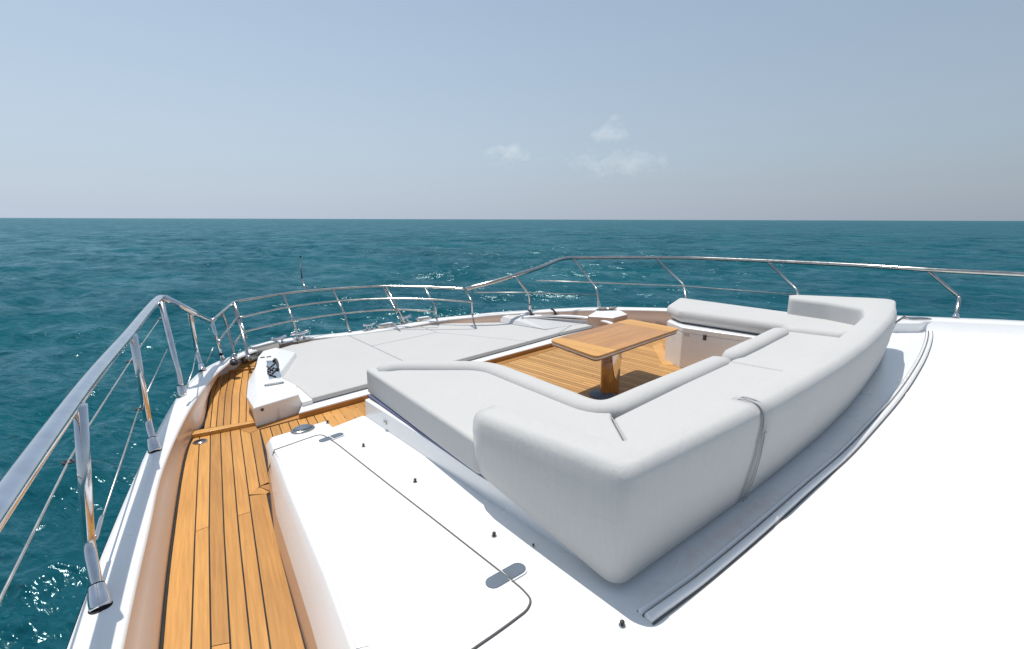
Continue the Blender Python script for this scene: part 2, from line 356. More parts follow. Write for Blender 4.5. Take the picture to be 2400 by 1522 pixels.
# ------------------------------------------------------------------ clouds (real volumes far out)
def cloud(px, py, w, h, dens, label, seed):
    D = 9000.0
    d = (fw + rt * (px - 1200) / F_PX - up * (py - 761) / F_PX)
    c = Vector((0, 0, CAM_H)) + d * (D / d.length)
    s = D / F_PX / 1.12
    rnd = random.Random(seed)
    bm = bmesh.new(); 
    bmesh.ops.create_icosphere(bm, subdivisions=3, radius=1.0)
    rx = w / 2 * s; rz = h / 2 * s
    for v in bm.verts:
        n_ = v.co.normalized(); k = 1 + .25 * noise.noise(n_ * 1.6 + Vector((seed, 0, 0)))
        p = Vector((n_.x * rx * k, n_.y * rx * .6 * k, n_.z * rz * k)); v.co = p
    me = bpy.data.meshes.new('cloud'); bm.to_mesh(me); bm.free()
    m = bpy.data.materials.new('cloud_vapour'); m.use_nodes = True; t = m.node_tree
    t.nodes.remove(t.nodes['Principled BSDF']); out = t.nodes['Material Output']
    vol = t.nodes.new('ShaderNodeVolumePrincipled'); vol.inputs['Color'].default_value = (1, 1, 1, 1); vol.inputs['Anisotropy'].default_value = .3
    tc = t.nodes.new('ShaderNodeTexCoord'); mp = t.nodes.new('ShaderNodeMapping'); mp.inputs['Scale'].default_value = (1 / rx, 1 / (rx * .6), 1 / rz)
    t.links.new(tc.outputs['Object'], mp.inputs[0])
    ln = N(t, 'ShaderNodeVectorMath', operation='LENGTH'); t.links.new(mp.outputs[0], ln.inputs[0])
    mp2 = t.nodes.new('ShaderNodeMapping'); mp2.inputs['Scale'].default_value = (1 / 260, 1 / 260, 1 / 200); mp2.inputs['Location'].default_value = (seed * 3.1, 0, 0)
    t.links.new(tc.outputs['Object'], mp2.inputs[0])
    nz = N(t, 'ShaderNodeTexNoise', Scale=1.0, Detail=4.0, Roughness=.6); t.links.new(mp2.outputs[0], nz.inputs['Vector'])
    # density = max(0, noise*1.6 - length) * dens
    a = N(t, 'ShaderNodeMath', operation='MULTIPLY_ADD'); t.links.new(nz.outputs[0], a.inputs[0]); a.inputs[1].default_value = 2.6; a.inputs[2].default_value = -.75
    s_ = N(t, 'ShaderNodeMath', operation='SUBTRACT'); t.links.new(a.outputs[0], s_.inputs[0]); t.links.new(ln.outputs['Value'], s_.inputs[1])
    mxx = N(t, 'ShaderNodeMath', operation='MAXIMUM'); t.links.new(s_.outputs[0], mxx.inputs[0]); mxx.inputs[1].default_value = 0
    ml = N(t, 'ShaderNodeMath', operation='MULTIPLY'); t.links.new(mxx.outputs[0], ml.inputs[0]); ml.inputs[1].default_value = dens
    t.links.new(ml.outputs[0], vol.inputs['Density']); t.links.new(vol.outputs[0], out.inputs['Volume'])
    me.materials.append(m)
    o = bpy.data.objects.new('cloud', me); COL.objects.link(o); o.location = c; o.rotation_euler.z = -YAW
    tag(o, label, 'cloud', 'small clouds low over the horizon'); o['kind'] = 'stuff'; del o['category']; del o['group']
cloud(1200, 365, 190, 92, .0052, 'faint small cloud left of the larger cloud cluster', 1)
cloud(1432, 306, 150, 105, .0058, 'highest small puffy cloud of the cluster above the horizon', 2)
cloud(1450, 384, 340, 100, .0050, 'widest low faint cloud right of the middle of the sky', 5)

# ================================================================== DECKS AND HULL
def ip(seq, y):
    """x of a polyline (sorted by y) at y, extrapolated"""
    s = sorted(seq, key=lambda p: p[1])
    for i in range(len(s) - 1):
        if y <= s[i + 1][1] or i == len(s) - 2:
            a, b = s[i], s[i + 1]; return a[0] + (b[0] - a[0]) * (y - a[1]) / (b[1] - a[1])
# caulked base under the teak
deck_pts = [(-1.2, -2.2), (-.25, .6), at2(371, 1522, 0), at2(392, 1326, 0), at2(420, 1137, 0), at2(440, 1028, 0), (.78, 4.15), (1.2, 4.9), (1.7, 5.5), (4.4, 5.3), (6.2, 4.0), (7.2, 2.4), (8.0, .7), (8.0, .2), (1.0, .2), (.3, -2.2)]
deck = prism('main_deck', deck_pts, -.08, 0, BLACK); tag(deck, kind='structure')
foredeck = prism('foredeck', [at2(476, 1008, .03), (1.0, 4.6), (1.15, 5.1), (1.5, 5.5), (2.2, 6.05), (3.2, 6.0), (4.2, 5.5), (5.6, 4.3), (5.9, 4.05), (1.2, 3.96), at2(602, 988, .03)], .0, .028, BLACK)
tag(foredeck, kind='structure')
decking = prism('foredeck_moulding', [(1.6, 4.1), (1.62, 5.2), (1.8, 5.6), (2.25, 5.98), (3.2, 5.95), (4.2, 5.45), (5.9, 4.1)], .028, .05, WHITE); tag(decking, kind='structure')

seamL = [at2(*p, 0) for p in [(441, 1028), (421, 1137), (395, 1326), (377.5, 1522)]]
seamA = [at2(*p, 0) for p in [(466.9, 1045.6), (457.5, 1250), (448.6, 1522)]]
seamB = [at2(*p, 0) for p in [(493.5, 1024), (490.3, 1250), (494.9, 1522)]]
seamC = [at2(*p, 0) for p in [(516.9, 1019), (525.4, 1250), (540.8, 1522)]]
seamD = [at2(*p, 0) for p in [(540.2, 1015.5), (560, 1250), (589, 1522)]]
seamE = [at2(*p, 0) for p in [(563.6, 1013.7), (595, 1250), (634, 1522)]]
seamF = [at2(*p, 0) for p in [(588, 1019), (608.8, 1142), (627, 1250)]]
seamG = [at2(*p, 0) for p in [(609.7, 1013), (619, 1062), (634, 1142)]]
seamR = [at2(*p, 0) for p in [(625.5, 1159), (645, 1250), (668, 1340), (716, 1522)]]
G = .0034
def plank(sl, sr, y0l, y1l, y0r=None, y1r=None, z=0.0, mat=None, par=None, gap=G, th=.007, nm='plank', n=8):
    y0r = y0l if y0r is None else y0r; y1r = y1l if y1r is None else y1r
    L = [(ip(sl, y0l + (y1l - y0l) * k / n) + gap, y0l + (y1l - y0l) * k / n) for k in range(n + 1)]
    Rr = [(ip(sr, y0r + (y1r - y0r) * k / n) - gap, y0r + (y1r - y0r) * k / n) for k in range(n + 1)]
    return strip(L, Rr, z, z + th, mat or TEAK, par, nm)
def strip(L, Rr, z0, z1, mat, par, nm='plank'):
    n = len(L); v = []
    for a, b in zip(L, Rr): v += [(a[0], a[1], z1), (b[0], b[1], z1), (a[0], a[1], z0), (b[0], b[1], z0)]
    f = []
    for i in range(n - 1):
        k = 4 * i; f += [[k, k + 1, k + 5, k + 4], [k, k + 4, k + 6, k + 2], [k + 1, k + 3, k + 7, k + 5]]
    f += [[0, 2, 3, 1], [4 * n - 4, 4 * n - 3, 4 * n - 1, 4 * n - 2]]
    return mesh_obj(nm, v, f, mat, par)
stepA = at2(412, 1029, 0); stepB = at2(598, 999, 0)
def step_y(x): return stepA[1] + (stepB[1] - stepA[1]) * (x - stepA[0]) / (stepB[0] - stepA[0])
def front(s):
    y = 3.5
    for _ in range(8): y = step_y(ip(s, y))
    return y - .012
YB = .25
def cut(px, py): return at2(px, py, 0)[1]
fr = {k: front(s) for k, s in dict(L=seamL, A=seamA, B=seamB, C=seamC, D=seamD, E=seamE, F=seamF, G=seamG).items()}
plank(seamL, seamA, YB, fr['L'], YB, fr['A'], par=deck)
def jointed(sl, sr, kl, kr, jl, jr):
    plank(sl, sr, YB, jl - .002, YB, jr - .002, par=deck); plank(sl, sr, jl + .002, fr[kl], jr + .002, fr[kr], par=deck)
jointed(seamA, seamB, 'A', 'B', cut(458, 1249), cut(490, 1237))
jointed(seamB, seamC, 'B', 'C', cut(495, 1520), cut(541, 1509))
plank(seamC, seamD, YB, fr['C'], YB, fr['D'], par=deck)
jointed(seamD, seamE, 'D', 'E', cut(555.6, 1213), cut(586, 1203))
yc1, yc2 = cut(584, 1163), cut(608.8, 1143)
plank(seamE, seamF, yc1, fr['E'], yc2, fr['F'], par=deck)
plank(seamF, seamG, yc2, fr['F'], cut(634, 1136), fr['G'], par=deck)
# wide margin plank along the locker with its mitred head
plank(seamE, seamR, YB, yc1 - .012, YB, cut(625.5, 1160), par=deck)
prism('plank', [at2(*p, 0) for p in [(585.5, 1162), (598, 1150), (610, 1145), (632, 1155.5), (624.5, 1160)]], 0, .0068, TEAK, deck)
wedge = [at2(*p, 0) for p in [(587, 1166), (600, 1152), (611, 1146), (633, 1155), (625, 1161)]]
prism('plank', [at2(*p, 0) for p in [(611, 1141), (640, 1129), (645, 1150), (633, 1153), (612, 1145)]], 0, .007, TEAK_X, deck)
# short planks of the cross passage
def margin_y(x):
    a = at2(606, 1010, 0); b = at2(848.8, 943.5, 0); return a[1] + (b[1] - a[1]) * (x - a[0]) / (b[0] - a[0])
tops = [609.7, 632.7, 653.8, 675, 695.7, 716.3, 734.7, 754, 773.4, 793, 812, 829, 845, 862]
sx = [at2(x, 1010 - (x - 606) * .2735, 0) for x in tops]
dirx = (seamG[0][0] - seamG[-1][0]) / (seamG[0][1] - seamG[-1][1])
def passage_seam(p): return [p, (p[0] - dirx * .9 * 1.0, p[1] - 1.0)]
for i in range(len(sx) - 1):
    a, b = sx[i], sx[i + 1]
    plank(passage_seam(a), passage_seam(b), a[1] - 1.0, a[1] - .008, b[1] - 1.0, b[1] - .008, par=deck, n=1)
# margin plank under the mooring box and the mitre piece
prism('plank', [at2(*p, 0) for p in [(607, 1008), (849, 942), (849, 925), (716, 962), (601, 997)]], 0, .007, TEAK_X, deck)
prism('plank', [at2(*p, 0) for p in [(560, 1006), (599, 993), (604, 1009), (588, 1018), (566, 1011)]], 0, .0095, TEAK_X, deck)
# first step to the foredeck: nosing board
prism('step_nosing', [at2(*p, .034) for p in [(412, 1026), (440, 1022), (598, 991), (598, 986), (478, 1006), (434, 1016)]], 0, .037, TEAK_END, deck, bev=.004)
tops2 = [(509, 876.5), (517, 876), (527, 874.8), (539, 873.6), (553.5, 872), (570, 870.5), (584, 869.2), (597, 868)]
bots2 = [(478, 1007), (493, 1004), (507, 1002), (523.5, 999.5), (541, 997), (560, 994), (577, 991.5), (599, 988)]
mids2 = [(489, 935), (500, 934), (513, 932), (528, 930), (544, 928), (562, 926), (578, 925), (597, 923)]
for i in range(7):
    sl = [at2(*p[i], .03) for p in (bots2, mids2, tops2)]; sr = [at2(*p[i + 1], .03) for p in (bots2, mids2, tops2)]
    plank(sl, sr, sl[0][1], sl[2][1], sr[0][1], sr[2][1], z=.03, par=foredeck)
prism('step_nosing', [at2(*p, .055) for p in [(505, 873), (597, 863), (597, 860), (506, 869)]], .03, .058, TEAK_END, foredeck, bev=.003)
fd2 = prism('raised_deck', [at2(*p, .05) for p in [(507, 870), (597, 860), (606, 832), (560, 842), (530, 858)]], .03, .052, BLACK, foredeck)
for a, b, c, d in [((548, 864), (563, 862.5), (585, 845), (574, 847)), ((564, 862.3), (580, 860.5), (594, 843), (586, 844.7)), ((581, 860.3), (597, 859), (606, 836), (595, 842.7))]:
    prism('plank', [at2(*p, .056) for p in (a, b, c, d)], .052, .059, TEAK, foredeck)
# cockpit sole: fore and aft planks
x = 1.55; sole_y1 = 3.765
while x < 6.6:
    y1 = sole_y1; y0 = 1.1
    segs = [(y0, y1)]
    if random.random() < .35:
        j = random.uniform(1.9, 3.2); segs = [(y0, j - .002), (j + .002, y1)]
    for a, b in segs:
        prism('plank', [(x + .003, a), (x + .055, a), (x + .055, b), (x + .003, b)], 0, .006, TEAK_C, deck)
    x += .058
prism('plank', [(1.52, 3.772), (6.3, 3.772), (6.3, 3.86), (1.52, 3.86)], 0, .006, TEAK_X, deck)
prism('plank', [at2(*p, .012) for p in [(1528.7, 810.7), (1551.6, 802.8), (1553, 813), (1579, 856), (1553, 854)]], .004, .0085, TEAK_C, deck)
# teak riser and white ledge under the sun pad
riser = [at2(*p, .055) for p in [(700, 970), (850, 929), (1148, 844), (1288, 806)]] + [(6.2, 3.9)]
lv = [(p[0], p[1]) for p in riser]
ledge = prism('pad_ledge', lv + [(6.2, 4.2), (1.6, 4.2)], 0.0, .062, WHITE, None, bev=.006); tag(ledge, kind='structure')
for i in range(len(lv) - 1):
    a, b = Vector((*lv[i], 0)), Vector((*lv[i + 1], 0)); n_ = Vector((b.y - a.y, a.x - b.x, 0)).normalized() * .004
    prism('riser_board', [(a.x, a.y), (b.x, b.y), (b.x + n_.x, b.y + n_.y), (a.x + n_.x, a.y + n_.y)], .008, .05, TEAK_X, ledge)

# ---------------------------------------------------------------- bulwarks and hull
capo = [(-1.3, -2.5), (-.62, 0)] + [at2(*p, .2) for p in [(152.6, 1522), (250, 1267.5), (343, 1058), (413, 932), (467, 872), (517, 844), (552, 832)]]
capi = [(-1.05, -2.5), (-.42, 0)] + [at2(*p, .2) for p in [(281, 1522), (346, 1235), (382, 1090), (440, 962), (492, 888), (525, 858), (556, 838.5)]]
decki = [(-1.0, -2.5), (-.30, 0)] + [at2(*p, 0) for p in [(374.5, 1522), (406, 1237), (430, 1087), (450, 1030)]] + [at2(478, 990, .03), at2(492, 918, .03), at2(511, 870, .04)]
bowo = [at2(590, 812, .16), at2(640, 800, .14), at2(700, 789, .13), at2(820, 778, .13), at2(945, 760, .14), at2(1022, 746, .17)]
bowi = [(p[0] + (.0), p[1] - .16) for p in bowo]; bowi[0] = (bowo[0][0] + .10, bowo[0][1] - .12)
zc_p = [.2] * 9; zc_b = [.16, .14, .13, .13, .14, .17]
stbo_px = [(1107, 738, .2), (1150, 733, .22), (1242, 727, .25), (1403, 720, .3), (1562, 722, .33), (1700, 727, .36), (2108, 740, .40), (2240, 745, .40), (2400, 752, .40)]
stbo = [at2(*p) for p in stbo_px] + [(9.3, -2.0)]; zc_s = [p[2] for p in stbo_px] + [.4]
outer = capo + bowo + stbo; zc = zc_p + zc_b + zc_s
offs = [.14, .15, .16, .17, .18, .20, .26, .27, .28, .28]
stbi = []
for i, p in enumerate(stbo):
    a = Vector(stbo[max(0, i - 1)]); b = Vector(stbo[min(len(stbo) - 1, i + 1)]); d = (b - a).normalized(); n_ = Vector((d.y, -d.x))
    if n_.dot(Vector((3.5, 1)) - Vector(p)) < 0: n_ = -n_
    stbi.append((p[0] + n_.x * offs[i], p[1] + n_.y * offs[i]))
inner = capi + bowi + stbi
dk = decki + [(p[0], p[1] - .02) for p in bowi] + [(p[0] - .05, p[1] - .05) for p in stbi[:6]] + [(stbi[i][0] - .22, stbi[i][1] - .08) for i in range(6, 10)]
zd = [0] * 6 + [.03, .03, .04] + [.04] * 6 + [.0] * 10
def resample(seq3, step=5): return smooth_path(seq3, step)
O3 = resample([Vector((p[0], p[1], z)) for p, z in zip(outer, zc)])
I3 = resample([Vector((p[0], p[1], z)) for p, z in zip(inner, zc)])
D3 = resample([Vector((p[0], p[1], z)) for p, z in zip(dk, zd)])
hull_rows = []
cen = Vector((3.3, 0, 0))
for o_, i_ in zip(O3, I3):
    d = Vector((o_.x - i_.x, o_.y - i_.y, 0)); d = d.normalized() if d.length > 1e-4 else Vector((0, 1, 0))
    r = []
    for dz, k in ((-.012, .004), (-.03, .012), (-.25, .02), (-.28, .035), (-.34, .03), (-1.2, -.25), (-3.6, -1.3)):
        r.append(Vector((o_.x + d.x * k, o_.y + d.y * k, o_.z + dz)))
    hull_rows.append(r)
hull = loft('yacht_hull', hull_rows, WHITE); tag(hull, kind='structure')
# cap: slightly crowned, with a rounded inner lip, then the inner face
cap_rows = []
for o_, i_, d_ in zip(O3, I3, D3):
    w = i_ - o_
    cap_rows.append([o_ + Vector((0, 0, -.012)), o_ + w * .03, o_ + w * .5 + Vector((0, 0, .006)), o_ + w * .93, i_ + Vector((0, 0, -.006)), i_ + w * .03 + Vector((0, 0, -.02))])
cap = loft('bulwark_cap', cap_rows, WHITE); tag(cap, kind='structure')
face_rows = []
for o_, i_, d_ in zip(O3, I3, D3):
    t0 = i_ + (i_ - o_) * .03 + Vector((0, 0, -.02)); m1 = t0.lerp(d_, .35) ; m1.z = t0.z - (t0.z - d_.z) * .28
    m2 = t0.lerp(d_, .9); m2.z = t0.z - (t0.z - d_.z) * .42
    face_rows.append([t0, m1, m2, Vector((d_.x, d_.y, d_.z))])
cutk = 5 * 20
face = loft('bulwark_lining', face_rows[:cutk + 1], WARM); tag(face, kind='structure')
face2 = loft('starboard_lining', face_rows[cutk:], WHITE); tag(face2, kind='structure')
cl = tube('deck_edge_caulk', [p + Vector((.006, -.002, .006)) for p in D3[:45]], .007, BLACK, seg=6); tag(cl, kind='structure')

# ---------------------------------------------------------------- coachroof (locker top, trough, screen base)
zc0 = .28
front_l = [at2(634, 1024, zc0), at2(640, 1045, zc0), at2(677, 1144, zc0), at2(762, 1340, zc0), at2(830, 1522, zc0), (.30, .2), (-.1, -1.5)]
front_r = [at2(765, 985, zc0), at2(781, 999, zc0), at2(852, 972, zc0)]
sofa_wall = [(1.50, 2.90), (1.44, 1.619), (1.42, .90)]
roof_poly = front_l[::-1] + front_r + sofa_wall + [(2.0, .88), (4.0, .84), (5.9, .88), (6.2, 1.0), (6.2, 2.6), (7.1, 2.2), (8.15, .55), (8.6, -.6), (8.7, -2.0), (2, -2.0)]
nL = len(front_l)
foot = []
for i, p in enumerate(roof_poly):
    if i < nL:
        k = nL - 1 - i
        foot.append([at2(628, 1104, 0), (.855, 2.96), (.70, 2.42), (.53, 1.60), (.46, 1.28), (.18, .2), (-.22, -1.5)][k])
    else: foot.append(p)
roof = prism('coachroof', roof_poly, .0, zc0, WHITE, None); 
# rebuild with a crowned side: foot, bulge, top
me = roof.data; n = len(roof_poly)
v = [(x, y, 0) for x, y in foot]
bul = []
for i, (p, q) in enumerate(zip(roof_poly, foot)):
    if i < nL: bul.append((p[0] * .15 + q[0] * .85 + (.006), q[1] * .9 + p[1] * .1, .12))
    else: bul.append((p[0], p[1], .12))
sh = []
for i, (p, q) in enumerate(zip(roof_poly, foot)):
    sh.append((p[0] - .030, p[1] + (.02 if i == nL - 1 else 0), .225) if i < nL else (p[0], p[1], .225))
v += bul + sh + [(x, y, zc0) for x, y in roof_poly]
f = [[r * n + i, r * n + (i + 1) % n, (r + 1) * n + (i + 1) % n, (r + 1) * n + i] for r in range(3) for i in range(n)]
f.append([3 * n + i for i in range(n)])
me.clear_geometry(); me.from_pydata(v, [], f)
bm = bmesh.new(); bm.from_mesh(me); bmesh.ops.recalc_face_normals(bm, faces=bm.faces); bm.to_mesh(me); bm.free()
# brownish blotches in the trough under the sofa back
rm = WHITE.copy(); rm.name = 'white_gelcoat_blotched'; me.materials.clear(); me.materials.append(rm); t_ = rm.node_tree; b_ = t_.nodes['Principled BSDF']
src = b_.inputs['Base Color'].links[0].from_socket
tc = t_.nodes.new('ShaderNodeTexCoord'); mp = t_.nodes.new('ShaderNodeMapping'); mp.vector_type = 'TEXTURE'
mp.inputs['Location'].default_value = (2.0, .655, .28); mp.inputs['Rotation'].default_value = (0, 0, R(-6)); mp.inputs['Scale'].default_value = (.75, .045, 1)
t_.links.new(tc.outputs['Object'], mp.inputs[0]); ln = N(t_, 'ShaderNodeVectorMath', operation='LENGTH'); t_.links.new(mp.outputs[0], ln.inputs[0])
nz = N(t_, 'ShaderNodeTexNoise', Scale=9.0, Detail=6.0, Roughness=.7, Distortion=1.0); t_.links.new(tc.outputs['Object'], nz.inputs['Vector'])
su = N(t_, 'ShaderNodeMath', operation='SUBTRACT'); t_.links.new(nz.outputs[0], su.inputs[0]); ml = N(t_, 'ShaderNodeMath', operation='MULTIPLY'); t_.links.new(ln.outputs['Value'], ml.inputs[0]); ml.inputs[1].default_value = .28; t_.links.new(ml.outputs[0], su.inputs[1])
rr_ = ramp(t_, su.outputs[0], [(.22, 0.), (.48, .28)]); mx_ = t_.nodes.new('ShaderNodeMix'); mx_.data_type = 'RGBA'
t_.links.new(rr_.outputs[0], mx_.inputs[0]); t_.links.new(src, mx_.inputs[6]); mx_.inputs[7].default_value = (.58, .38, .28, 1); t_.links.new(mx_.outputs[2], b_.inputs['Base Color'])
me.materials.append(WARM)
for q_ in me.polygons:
    if q_.center.z < .08 and q_.center.x < 1.0 and q_.center.y > -1.4: q_.material_index = 1  # reflected teak painted along the foot of the white locker side
bevel(roof, .018, 3, 25); tag(roof, kind='structure')

# raised screen base aft of the track, its panels meeting in fine joints
def track_y(x):
    P = [at2(*p, zc0) for p in [(1500, 1440), (1640, 1340), (1890, 1130), (2040, 990), (2130, 880), (2165, 820), (2172, 757)]]
    return ip([(b, a) for a, b in P], x)
tp = [at(*p, zc0) for p in [(1500, 1440), (1570, 1391), (1640, 1340), (1765, 1238), (1890, 1130), (1970, 1062), (2040, 990), (2092, 932), (2130, 880), (2158, 832), (2172, 790), (2170, 758)]]
tps = smooth_path(tp, 5)
trk = empty('cover_track', tp[0], 'long white double ribbed track curving round behind the sofa', 'track')
def off_path(P, o_, z):
    out = []
    for i, p in enumerate(P):
        d = (P[min(i + 1, len(P) - 1)] - P[max(i - 1, 0)]); d.z = 0; d.normalize(); n_ = Vector((d.y, -d.x, 0))
        out.append(Vector((p.x + n_.x * o_, p.y + n_.y * o_, z)))
    return out
for o_, r, h, mt, nm in ((0, .010, .016, WHITE, 'inner_rib'), (.0135, .004, .006, SEAM, 'groove_strip'), (.034, .017, .022, WHITE, 'outer_rib'), (.0545, .0035, .005, SEAM, 'seal_strip'), (-.013, .003, .003, TRIMG, 'seal_strip')):
    tube(nm, off_path(tps, o_, zc0 + h * .3), r, mt, trk, seg=10, ry=h)
scr = empty('screen_base', (5, -.5, zc0), 'broad white moulded deck panels filling the foreground right of the track', 'deck panel')
base_edge = [(p.x, p.y) for p in off_path(tps, .066, 0)]
J0, J1 = Vector(at2(2122, 926, zc0)), Vector(at2(2400, 975, zc0)); J2 = J1 + (J1 - J0) * 1.6
be = [p for p in base_edge if p[0] > 1.36 and p[0] < 7.6]
side_ = lambda p: (J1 - J0).cross(Vector(p) - J0) if False else ((J1.x - J0.x) * (p[1] - J0.y) - (J1.y - J0.y) * (p[0] - J0.x))
near_ = [p for p in be if p[0] < J0.x - .10]; far_ = [p for p in be if p[0] > J0.x + .04]
pz = [zc0 + .0005, zc0 + .0005, zc0 + .0005] + [zc0 + .006] * (4 + len(near_))
prism('panel', [(1.33, .54), (1.30, -.9), (2.0, -2.0), (J2.x - .3, -2.0), (J2.x, J2.y), (J1.x, J1.y), (J0.x, J0.y)] + near_[::-1], zc0 - .01, pz, WHITE_NS, scr, bev=.005)
prism('panel', [(J0.x + .004, J0.y + .006), (J1.x + .004, J1.y + .006), (J2.x + .004, J2.y + .006), (8.3, -1.9), (7.9, -.2), (7.75, .34)] + far_[::-1], zc0 - .01, zc0 + .005, WHITE_NS, scr, bev=.005)

# ================================================================== PORT LOCKER LID, HINGES, STUDS
lid = empty('locker_lid', at(900, 1250, zc0), 'large white hatch lid outlined by a thin dark seam on the port locker', 'hatch lid')
sp = [at(*p, zc0) for p in [(628, 1102), (642.6, 1057), (752, 1018.5), (787, 1040), (905, 1133), (1020, 1222), (1170, 1340), (1222, 1381), (1246, 1408), (1236, 1432), (1175, 1478), (1108, 1524), (1060, 1560)]]
z_l = zc0 + .0015
path = round_corners([p + Vector((0, 0, .0015)) for p in sp[1:]], .05, 4)
lp = [(p.x + .0, p.y) for p in path]
lidpoly = [(p.x, p.y) for p in path] + [(.62, .9), (.585, 1.22), at2(835, 1522, zc0), at2(768, 1340, zc0), at2(685, 1144, zc0), at2(655, 1078, zc0)]
prism('lid_panel', lidpoly, zc0 - .01, zc0 + .004, WHITE, lid, bev=.003)
tube('seam', [p + Vector((0, 0, .002)) for p in path], .0044, SEAM, lid, seg=6)
tube('seam', [at(642.6, 1057, zc0) + Vector((0, 0, .003)), at(636, 1080, .22), at(628, 1106, .12)], .003, SEAM, lid, seg=6)

def stadium(c, L, Wd, rz, z0, z1, nm, mat, par, half=None):
    pts = []
    n = 10
    for k in range(n + 1):
        a = -math.pi / 2 + math.pi * k / n; pts.append((L / 2 - Wd / 2 + math.cos(a) * Wd / 2, math.sin(a) * Wd / 2))
    for k in range(n + 1):
        a = math.pi / 2 + math.pi * k / n; pts.append((-L / 2 + Wd / 2 + math.cos(a) * Wd / 2, math.sin(a) * Wd / 2))
    if half == 1: pts = [(max(x_, .004), y_) for x_, y_ in pts if x_ > 0] ; pts = pts + [(.004, Wd / 2), (.004, -Wd / 2)]
    if half == -1: pts = [(x_, y_) for x_, y_ in pts if x_ < 0]; pts = pts + [(-.004, -Wd / 2), (-.004, Wd / 2)]
    cs, sn = math.cos(rz), math.sin(rz)
    return prism(nm, [(c[0] + x_ * cs - y_ * sn, c[1] + x_ * sn + y_ * cs) for x_, y_ in pts], z0, z1, mat, par, bev=.002)
def hinge(pa, pb, wpx, label):
    a = at(*pa, zc0); b = at(*pb, zc0); c = (a + b) / 2; rz = math.atan2(b.y - a.y, b.x - a.x); L = (b - a).length
    e = empty('lid_hinge', c, label, 'hinge', 'hinges of the locker lid')
    stadium(c, L + .012, wpx + .012, rz, zc0 + .001, zc0 + .006, 'bezel', PLASTIC, e)
    stadium(c, L, wpx, rz, zc0 + .005, zc0 + .009, 'hinge_leaf', STEEL_G, e, half=1); stadium(c, L, wpx, rz, zc0 + .005, zc0 + .009, 'hinge_leaf', STEEL_G, e, half=-1)
    return e
hinge((1141, 1378), (1228, 1328), .062, 'blue grey oval lid hinge nearest the camera where the dark seam turns')
hinge((748, 1038), (804, 1018), .05, 'small grey oval lid hinge at the far corner of the locker seam')
cv = empty('deck_light', at(710, 1008, zc0), 'domed grey oval cover at the front corner of the white locker top', 'deck light')
cc = at(710, 1008, zc0)
lathe('base_ring', cc, [(.075, 0), (.075, .006), (.066, .012)], STEEL_B, cv, sx=.72)
lathe('dome', cc + Vector((0, 0, .009)), [(.064, 0), (.056, .010), (.035, .018), (.001, .021)], STEEL_G, cv, sx=.72)
st_spots = [((768, 992), 'small dark snap stud near the front notch of the locker top'), ((852, 1047), 'small dark snap stud just beyond the far lid hinge'),
            ((973, 1130), 'small dark snap stud midway along the white locker top'), ((1158, 1257), 'small ring topped stud beside the near lid hinge'),
            ((1458, 1467), 'small ring topped stud just below the near end of the track'), ((1250, 1281), 'tiny flat stud beside the sofa wall near the camera')]
for i, (p, lb) in enumerate(st_spots):
    c = at(*p, zc0); e = empty('snap_stud', c, lb, 'stud', 'snap studs on the locker top')
    s = .55 if i == 5 else 1
    lathe('stud_base', c, [(.012 * s, 0), (.012 * s, .003), (.006 * s, .005)], STEEL_B, e, seg=12)
    lathe('stud_head', c + Vector((0, 0, .004)), [(.004 * s, 0), (.0045 * s, .006 * s), (.0085 * s, .009 * s), (.0075 * s, .014 * s), (.001, .016 * s)], DARK, e, seg=12)

# ================================================================== DECK FILLER PLATE
c = at(469, 1036, .008)
fp = empty('deck_filler_cap', c, 'round polished metal filler cap set in the teak side deck beside the step', 'filler cap')
lathe('rim', c, [(.047, 0), (.047, .003), (.043, .005), (.041, .004)], STEEL, fp)
lathe('disc', c + Vector((0, 0, .001)), [(.041, 0), (.041, .003), (.001, .0035)], STEEL_B, fp)
for k in range(16):
    a = k * math.pi / 8; box('raised_mark', c + Vector((math.cos(a) * .031, math.sin(a) * .031, .0052)), .004, .009, .002, DARK, fp, rz=a + .4)
box('key_slot', c + Vector((0, 0, .0055)), .030, .006, .002, DARK, fp, rz=.5)

# ================================================================== RAILS
HR = .95
def rail_post(par, pts, r, capsize=True, mat=STEEL, cr=1.0):
    """bent stanchion: top, kink, base (world points); with its base socket as a sub-part"""
    P = round_corners([pts[0], pts[1], pts[2]], .06, 4)
    s = tube('stanchion', P, r, mat, par, seg=12)
    b = Vector(pts[2]); ax = (Vector(pts[1]) - b).normalized()
    if capsize:
        c_ = lathe('base_socket', b - Vector((0, 0, .004)), [(r * 1.62 * cr, 0), (r * 1.63 * cr, .012), (r * 1.60 * cr, .030), (r * 1.52 * cr, .048), (r * 1.40 * cr, .066), (r * 1.28 * cr, .084), (r * 1.20 * cr, .090), (r * 1.0, .091)], STEEL, par, axis=ax)
        c_.parent = s; c_.matrix_parent_inverse = Matrix.Identity(4)
        fl = lathe('gasket', b - Vector((0, 0, .002)), [(r * 1.72 * cr, 0), (r * 1.72 * cr, .006), (r * 1.5 * cr, .008)], BLACK, None)
        gr = lathe('collar_ring', b - Vector((0, 0, .004)) + ax * .0895, [(r * 1.2 * cr, 0), (r * 1.24 * cr, .002), (r * 1.1, .004)], BLACK, None, axis=ax); gr.parent = s
        for q in (fl,): q.parent = s
    return s
port = empty('port_guard_rail', at(235, 1430, .2), 'thick polished steel handrail on bent posts along the near left side of the boat', 'guard rail')
hi = [at(-260, 1560, HR), at(-120, 1355, HR), at(0, 1183, HR), at(101, 1040, HR), at(200, 905, HR), at(255, 838, HR), at(302, 784, HR), at(345, 730, HR), at(372, 701, HR), at(388, 699, HR - .006)]
